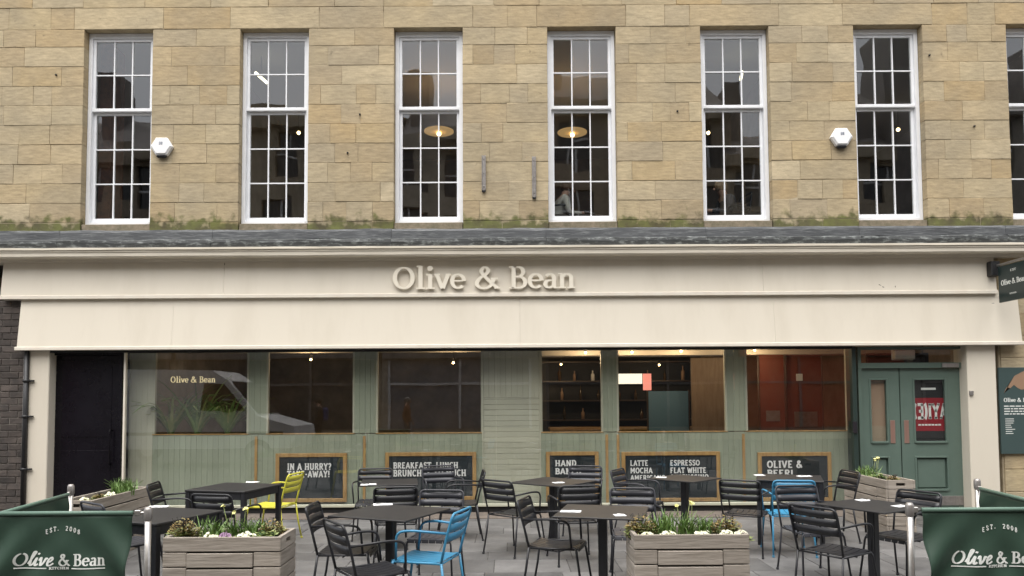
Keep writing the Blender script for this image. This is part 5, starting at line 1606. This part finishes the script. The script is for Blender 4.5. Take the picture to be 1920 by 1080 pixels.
side_break((RX1 + .075, BY + .06), (ax(1838, 6.05, 910), 6.05), 'plain green canvas windbreak running back below the teal menu board', 8.0)

# ------------------------------------------------------------------ people
def person(name, lab, joints, rad, parts, cols, hair, loc, rz, group=None, extra=None):
    """one continuous skinned body; parts gives a material slot for each joint"""
    names = list(joints)
    me = bpy.data.meshes.new('body')
    edges = [(names.index(a), names.index(b)) for a, b in SKEL if a in joints and b in joints]
    me.from_pydata([joints[n] for n in names], edges, [])
    o = bpy.data.objects.new('body', me); C.objects.link(o)
    sk = o.modifiers.new('skin', 'SKIN')
    for i, n in enumerate(names):
        me.skin_vertices[0].data[i].radius = (rad[n], rad[n])
        me.skin_vertices[0].data[i].use_root = (n == 'pelvis')
    sb = o.modifiers.new('sub', 'SUBSURF'); sb.levels = 1; sb.render_levels = 1
    dg = bpy.context.evaluated_depsgraph_get()
    ev = o.evaluated_get(dg)
    me2 = bpy.data.meshes.new_from_object(ev)
    bpy.data.objects.remove(o)
    segs = [(Vector(joints[a]), Vector(joints[b]), parts[b]) for a, b in SKEL if a in joints and b in joints]
    me2.materials.clear()
    for c in cols: me2.materials.append(c)
    for p in me2.polygons:
        best, bi = 1e9, 0
        for a, b, k in segs:
            ab = b - a; t = max(0, min(1, (p.center - a).dot(ab) / max(1e-6, ab.dot(ab))))
            dd = (a + ab * t - p.center).length
            if dd < best: best, bi = dd, k
        p.material_index = bi; p.use_smooth = True
    t = thing(name, lab, 'person', loc, rz, group)
    link('body', me2, t, False)
    hd = Vector(joints['head'])
    s = MB(); s.ball(hd + Vector((0, -.012, .035)), .108, 14, 10, (.92, 1.05, 1.02)); s.build('hair', hair, t, False)
    s = MB()
    f = hd + Vector((0, .1, -.01))
    s.ball(f + Vector((0, .008, -.01)), .017, 6, 5, (.8, 1.1, 1.4))
    for q in (-1, 1): s.ball(f + Vector((q * .034, -.008, .022)), .010, 6, 5)
    s.build('face', M['skin'], t, False)
    if extra: extra(t, joints)
    return t
SKEL = [('pelvis', 'waist'), ('waist', 'chest'), ('chest', 'neck'), ('neck', 'head'), ('head', 'crown'),
        ('chest', 'shl'), ('shl', 'ell'), ('ell', 'wrl'), ('wrl', 'hal'), ('chest', 'shr'), ('shr', 'elr'), ('elr', 'wrr'), ('wrr', 'har'),
        ('pelvis', 'hil'), ('hil', 'knl'), ('knl', 'anl'), ('anl', 'tol'), ('pelvis', 'hir'), ('hir', 'knr'), ('knr', 'anr'), ('anr', 'tor')]
RAD = dict(pelvis=.15, waist=.13, chest=.15, neck=.06, head=.095, crown=.08, shl=.075, shr=.075, ell=.048, elr=.048, wrl=.034, wrr=.034, hal=.038, har=.038,
           hil=.10, hir=.10, knl=.062, knr=.062, anl=.042, anr=.042, tol=.036, tor=.036)
PART = dict(pelvis=1, waist=0, chest=0, neck=2, head=2, crown=2, shl=0, shr=0, ell=0, elr=0, wrl=0, wrr=0, hal=2, har=2, hil=1, hir=1, knl=1, knr=1, anl=1, anr=1, tol=3, tor=3)
def stand(walk=.0, arms='down'):
    J = dict(pelvis=(0, 0, .95), waist=(0, .0, 1.12), chest=(0, 0, 1.34), neck=(0, .01, 1.5), head=(0, .03, 1.62), crown=(0, .02, 1.70),
             shl=(-.19, 0, 1.42), shr=(.19, 0, 1.42), hil=(-.1, 0, .90), hir=(.1, 0, .90),
             knl=(-.11, .03 + walk * .2, .5), knr=(.11, .03 - walk * .12, .5), anl=(-.11, walk * .3, .085), anr=(.11, -walk * .4, .1), tol=(-.12, walk * .3 + .16, .04), tor=(.12, -walk * .4 + .14, .045))
    if arms == 'down': J.update(ell=(-.25, -.03 - walk * .15, 1.14), wrl=(-.25, .08 - walk * .1, .92), hal=(-.24, .11, .83), elr=(.25, -.03 + walk * .12, 1.14), wrr=(.25, .08 + walk * .2, .92), har=(.24, .12 + walk * .2, .83))
    else: J.update(ell=(-.26, .12, 1.2), wrl=(-.12, .28, 1.46), hal=(-.07, .31, 1.53), elr=(.26, .12, 1.2), wrr=(.12, .28, 1.46), har=(.07, .31, 1.53))
    return J
def sit(lean=.1):
    return dict(pelvis=(0, -.05, .52), waist=(0, -.03, .68), chest=(0, lean * .5, .9), neck=(0, lean * .9, 1.06), head=(0, lean + .05, 1.18), crown=(0, lean + .05, 1.26),
             shl=(-.19, lean * .6, .98), shr=(.19, lean * .6, .98), ell=(-.24, .12, .74), elr=(.24, .12, .74), wrl=(-.14, .36, .76), wrr=(.14, .36, .76), hal=(-.08, .44, .78), har=(.08, .44, .78),
             hil=(-.1, .0, .5), hir=(.1, 0, .5), knl=(-.12, .42, .48), knr=(.12, .42, .48), anl=(-.12, .4, .09), anr=(.12, .4, .09), tol=(-.12, .55, .04), tor=(.12, .55, .04))
def cm(name, c): return mat(name, c, .8, col2=tuple(v * .75 for v in c), scale=12)
shoe = cm('dark shoes', (.02, .018, .016))
X, Z = at(1044, 352, 12.15)
person('person', 'person in a pale top sitting at the fourth sash window', sit(.14), RAD, PART, [cm('pale cotton top', (.6, .57, .52)), cm('dark trousers', (.03, .03, .04)), M['skin'], shoe], cm('brown hair', (.10, .05, .03)), (X, 12.15, Z - 1.2), R(-75))
X, Z = at(1366, 352, 12.2)
person('person', 'fair haired person in dark clothes sitting at the fifth sash window', sit(.1), RAD, PART, [cm('dark knit top', (.05, .05, .06)), cm('dark denim', (.03, .035, .05)), M['skin'], shoe], cm('fair hair', (.36, .25, .15)), (X, 12.2, Z - 1.2), R(100))
for (px, py, lab) in ((1065, 408, 'window table upstairs beside the person in a pale top'), (1392, 402, 'window table upstairs beside the fair haired person')):
    X, Z = at(px, py, 12.3); zf = 3.6
    t = thing('dining_table', lab, 'table', (X + .1, 12.3, zf))
    s = MB(); s.cbox((X - .25, 12.0, Z - .05), (X + .5, 12.6, Z - .015), .006); s.build('tabletop', M['darkwood'], t)
    s = MB(); s.cbox((X + .08, 12.25, zf + .02), (X + .16, 12.33, Z - .051), .006); s.build('post', M['metalblack'], t)
    s = MB(); s.cbox((X - .1, 12.08, zf), (X + .34, 12.5, zf + .019), .006); s.build('base_plate', M['metalblack'], t)
for (px, lab) in ((1044, 'chair upstairs under the person in a pale top'), (1366, 'chair upstairs under the fair haired person')):
    X, _ = at(px, 352, 12.15); _, Z = at(px, 352, 12.15)
    o = copy_tree(protos['metalblack']); o.location = (X, 12.15, 3.6); tag(o, lab, 'chair'); o.scale = (1, 1, max(.6, (Z - 1.2 + .44 - 3.6) / .44))
    o.rotation_euler = (0, 0, R(-75 if px < 1200 else 100))
# people in the street behind the camera, met as reflections in the panes
def backpack(t, J):
    s = MB(); s.cbox((-.15, -.30, 1.0), (.15, -.13, 1.44), .05); s.build('backpack', cm('blue nylon', (.03, .06, .25)), t, False)
person('person', 'walker in dark clothes with a blue backpack across the street', stand(.5), RAD, PART, [cm('black coat', (.02, .02, .022)), cm('black trousers', (.018, .018, .02)), M['skin'], shoe], cm('dark hair', (.02, .015, .012)), (-6.4, -2.8, -.012), R(80), None, backpack)
person('person', 'walker in a rust brown jacket across the street', stand(.3), RAD, PART, [cm('rust brown jacket', (.22, .09, .04)), cm('blue jeans', (.05, .06, .10)), M['skin'], shoe], cm('grey hair', (.2, .19, .18)), (-3.4, -2.6, -.012), R(-85))

# ------------------------------------------------------------------ the street behind the camera
OY = -7.8
RF = random.Random(4)
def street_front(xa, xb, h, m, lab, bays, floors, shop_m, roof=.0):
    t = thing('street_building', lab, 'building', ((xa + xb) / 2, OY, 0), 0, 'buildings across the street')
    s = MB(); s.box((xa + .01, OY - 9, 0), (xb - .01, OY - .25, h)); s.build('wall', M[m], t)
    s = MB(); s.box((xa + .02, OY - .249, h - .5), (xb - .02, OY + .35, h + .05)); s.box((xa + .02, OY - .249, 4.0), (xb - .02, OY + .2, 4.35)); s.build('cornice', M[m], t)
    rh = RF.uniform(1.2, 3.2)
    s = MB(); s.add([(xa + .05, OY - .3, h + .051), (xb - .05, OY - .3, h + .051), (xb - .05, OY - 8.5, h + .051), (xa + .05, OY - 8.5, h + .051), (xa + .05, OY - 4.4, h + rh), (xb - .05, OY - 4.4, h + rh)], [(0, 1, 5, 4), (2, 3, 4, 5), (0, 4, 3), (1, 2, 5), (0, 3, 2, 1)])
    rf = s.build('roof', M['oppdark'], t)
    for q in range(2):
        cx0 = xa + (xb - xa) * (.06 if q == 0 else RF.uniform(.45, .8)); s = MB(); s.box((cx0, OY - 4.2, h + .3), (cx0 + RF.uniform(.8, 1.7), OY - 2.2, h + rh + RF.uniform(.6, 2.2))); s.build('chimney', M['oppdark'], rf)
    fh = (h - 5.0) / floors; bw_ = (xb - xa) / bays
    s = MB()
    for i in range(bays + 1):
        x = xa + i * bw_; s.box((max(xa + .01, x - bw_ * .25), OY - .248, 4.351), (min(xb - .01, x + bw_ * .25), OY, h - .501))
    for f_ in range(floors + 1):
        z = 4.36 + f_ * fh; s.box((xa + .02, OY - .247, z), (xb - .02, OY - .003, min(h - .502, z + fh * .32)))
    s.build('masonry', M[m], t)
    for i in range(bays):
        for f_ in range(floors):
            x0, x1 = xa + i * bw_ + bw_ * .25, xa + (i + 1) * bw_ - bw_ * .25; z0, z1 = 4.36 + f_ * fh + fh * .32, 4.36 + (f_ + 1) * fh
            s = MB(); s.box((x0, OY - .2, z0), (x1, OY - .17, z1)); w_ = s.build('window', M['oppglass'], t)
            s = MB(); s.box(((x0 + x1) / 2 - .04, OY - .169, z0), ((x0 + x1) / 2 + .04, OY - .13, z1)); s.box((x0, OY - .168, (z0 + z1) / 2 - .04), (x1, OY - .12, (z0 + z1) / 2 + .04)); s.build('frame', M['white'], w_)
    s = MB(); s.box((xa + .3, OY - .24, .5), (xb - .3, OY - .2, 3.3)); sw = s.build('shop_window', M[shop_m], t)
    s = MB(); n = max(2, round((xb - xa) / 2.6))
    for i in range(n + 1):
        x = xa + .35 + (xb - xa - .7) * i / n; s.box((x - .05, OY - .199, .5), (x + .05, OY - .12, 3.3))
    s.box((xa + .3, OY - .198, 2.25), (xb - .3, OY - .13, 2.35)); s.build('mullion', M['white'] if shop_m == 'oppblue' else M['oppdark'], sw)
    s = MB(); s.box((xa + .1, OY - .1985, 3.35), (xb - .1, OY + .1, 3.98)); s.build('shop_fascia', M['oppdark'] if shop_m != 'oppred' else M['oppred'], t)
    return t
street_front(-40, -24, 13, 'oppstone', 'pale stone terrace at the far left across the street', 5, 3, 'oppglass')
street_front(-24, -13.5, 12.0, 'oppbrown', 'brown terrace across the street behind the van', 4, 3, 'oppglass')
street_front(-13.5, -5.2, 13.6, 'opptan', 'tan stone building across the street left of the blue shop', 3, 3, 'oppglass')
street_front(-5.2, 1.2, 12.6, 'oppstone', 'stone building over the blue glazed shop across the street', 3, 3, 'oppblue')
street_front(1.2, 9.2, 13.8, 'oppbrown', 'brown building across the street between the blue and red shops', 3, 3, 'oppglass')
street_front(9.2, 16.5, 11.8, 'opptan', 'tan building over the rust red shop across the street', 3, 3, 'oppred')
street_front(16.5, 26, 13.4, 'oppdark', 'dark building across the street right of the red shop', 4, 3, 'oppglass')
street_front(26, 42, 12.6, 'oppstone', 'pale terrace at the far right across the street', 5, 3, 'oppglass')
# parked van, seen only in the left pane
van = thing('parked_van', 'white high roofed van parked along the street, mirrored in the left pane', 'van', (-8.2, 2.1, 0))
VX, VY = -8.2, 2.1
prof = [(-3.0, .45), (2.55, .45), (2.72, .75), (2.66, 1.02), (1.75, 1.28), (.95, 2.2), (.55, 2.46), (-2.9, 2.52), (-3.0, 2.3)]
s = MB(); s.prism(prof, lambda u, v, q: (VX + u, VY - .95 + q, v), 1.9); s.build('body', M['vanwhite'], van)
s = MB(); s.prism([(.25, 1.42), (1.42, 1.42), (.86, 2.1), (.35, 2.12)], lambda u, v, q: (VX + u, VY + .951 + q, v), .006); s.build('side_window', M['vandark'], van)
s = MB()
s.add([(VX + 1.70, VY - .85, 1.34), (VX + 1.70, VY + .85, 1.34), (VX + 1.0, VY + .8, 2.17), (VX + 1.0, VY - .8, 2.17), (VX + 1.72, VY - .85, 1.35), (VX + 1.72, VY + .85, 1.35), (VX + 1.02, VY + .8, 2.18), (VX + 1.02, VY - .8, 2.18)], [(0, 1, 2, 3), (7, 6, 5, 4), (0, 4, 5, 1), (1, 5, 6, 2), (2, 6, 7, 3), (3, 7, 4, 0)]); s.build('windscreen', M['vandark'], van)
for x in (-1.9, 1.75):
    for sy in (-1, 1):
        s = MB(); c = (VX + x, VY + sy * .88, .34); s.tube([(c[0], c[1] - .1, c[2]), (c[0], c[1] + .1, c[2])], .34, 20); w_ = s.build('wheel', M['rubber'], van)
        s = MB(); s.tube([(c[0], c[1] - .105, c[2]), (c[0], c[1] + .105, c[2])], .2, 16); s.build('rim', M['steel'], w_)
s = MB(); s.cbox((VX + .85, VY + .955, 1.38), (VX + 1.1, VY + 1.15, 1.72), .03); s.build('mirror', M['vandark'], van)
s = MB(); s.box((VX - 2.9, VY + .951, .8), (VX + 2.4, VY + .957, .88)); s.build('side_strip', M['vandark'], van)
s = MB(); s.box((-16.5, 1.4, .05), (-12.2, 1.5, 2.7)); hb = s.build('hoarding', M['magenta']); tag(hb, 'magenta hoarding standing beyond the van', 'hoarding')
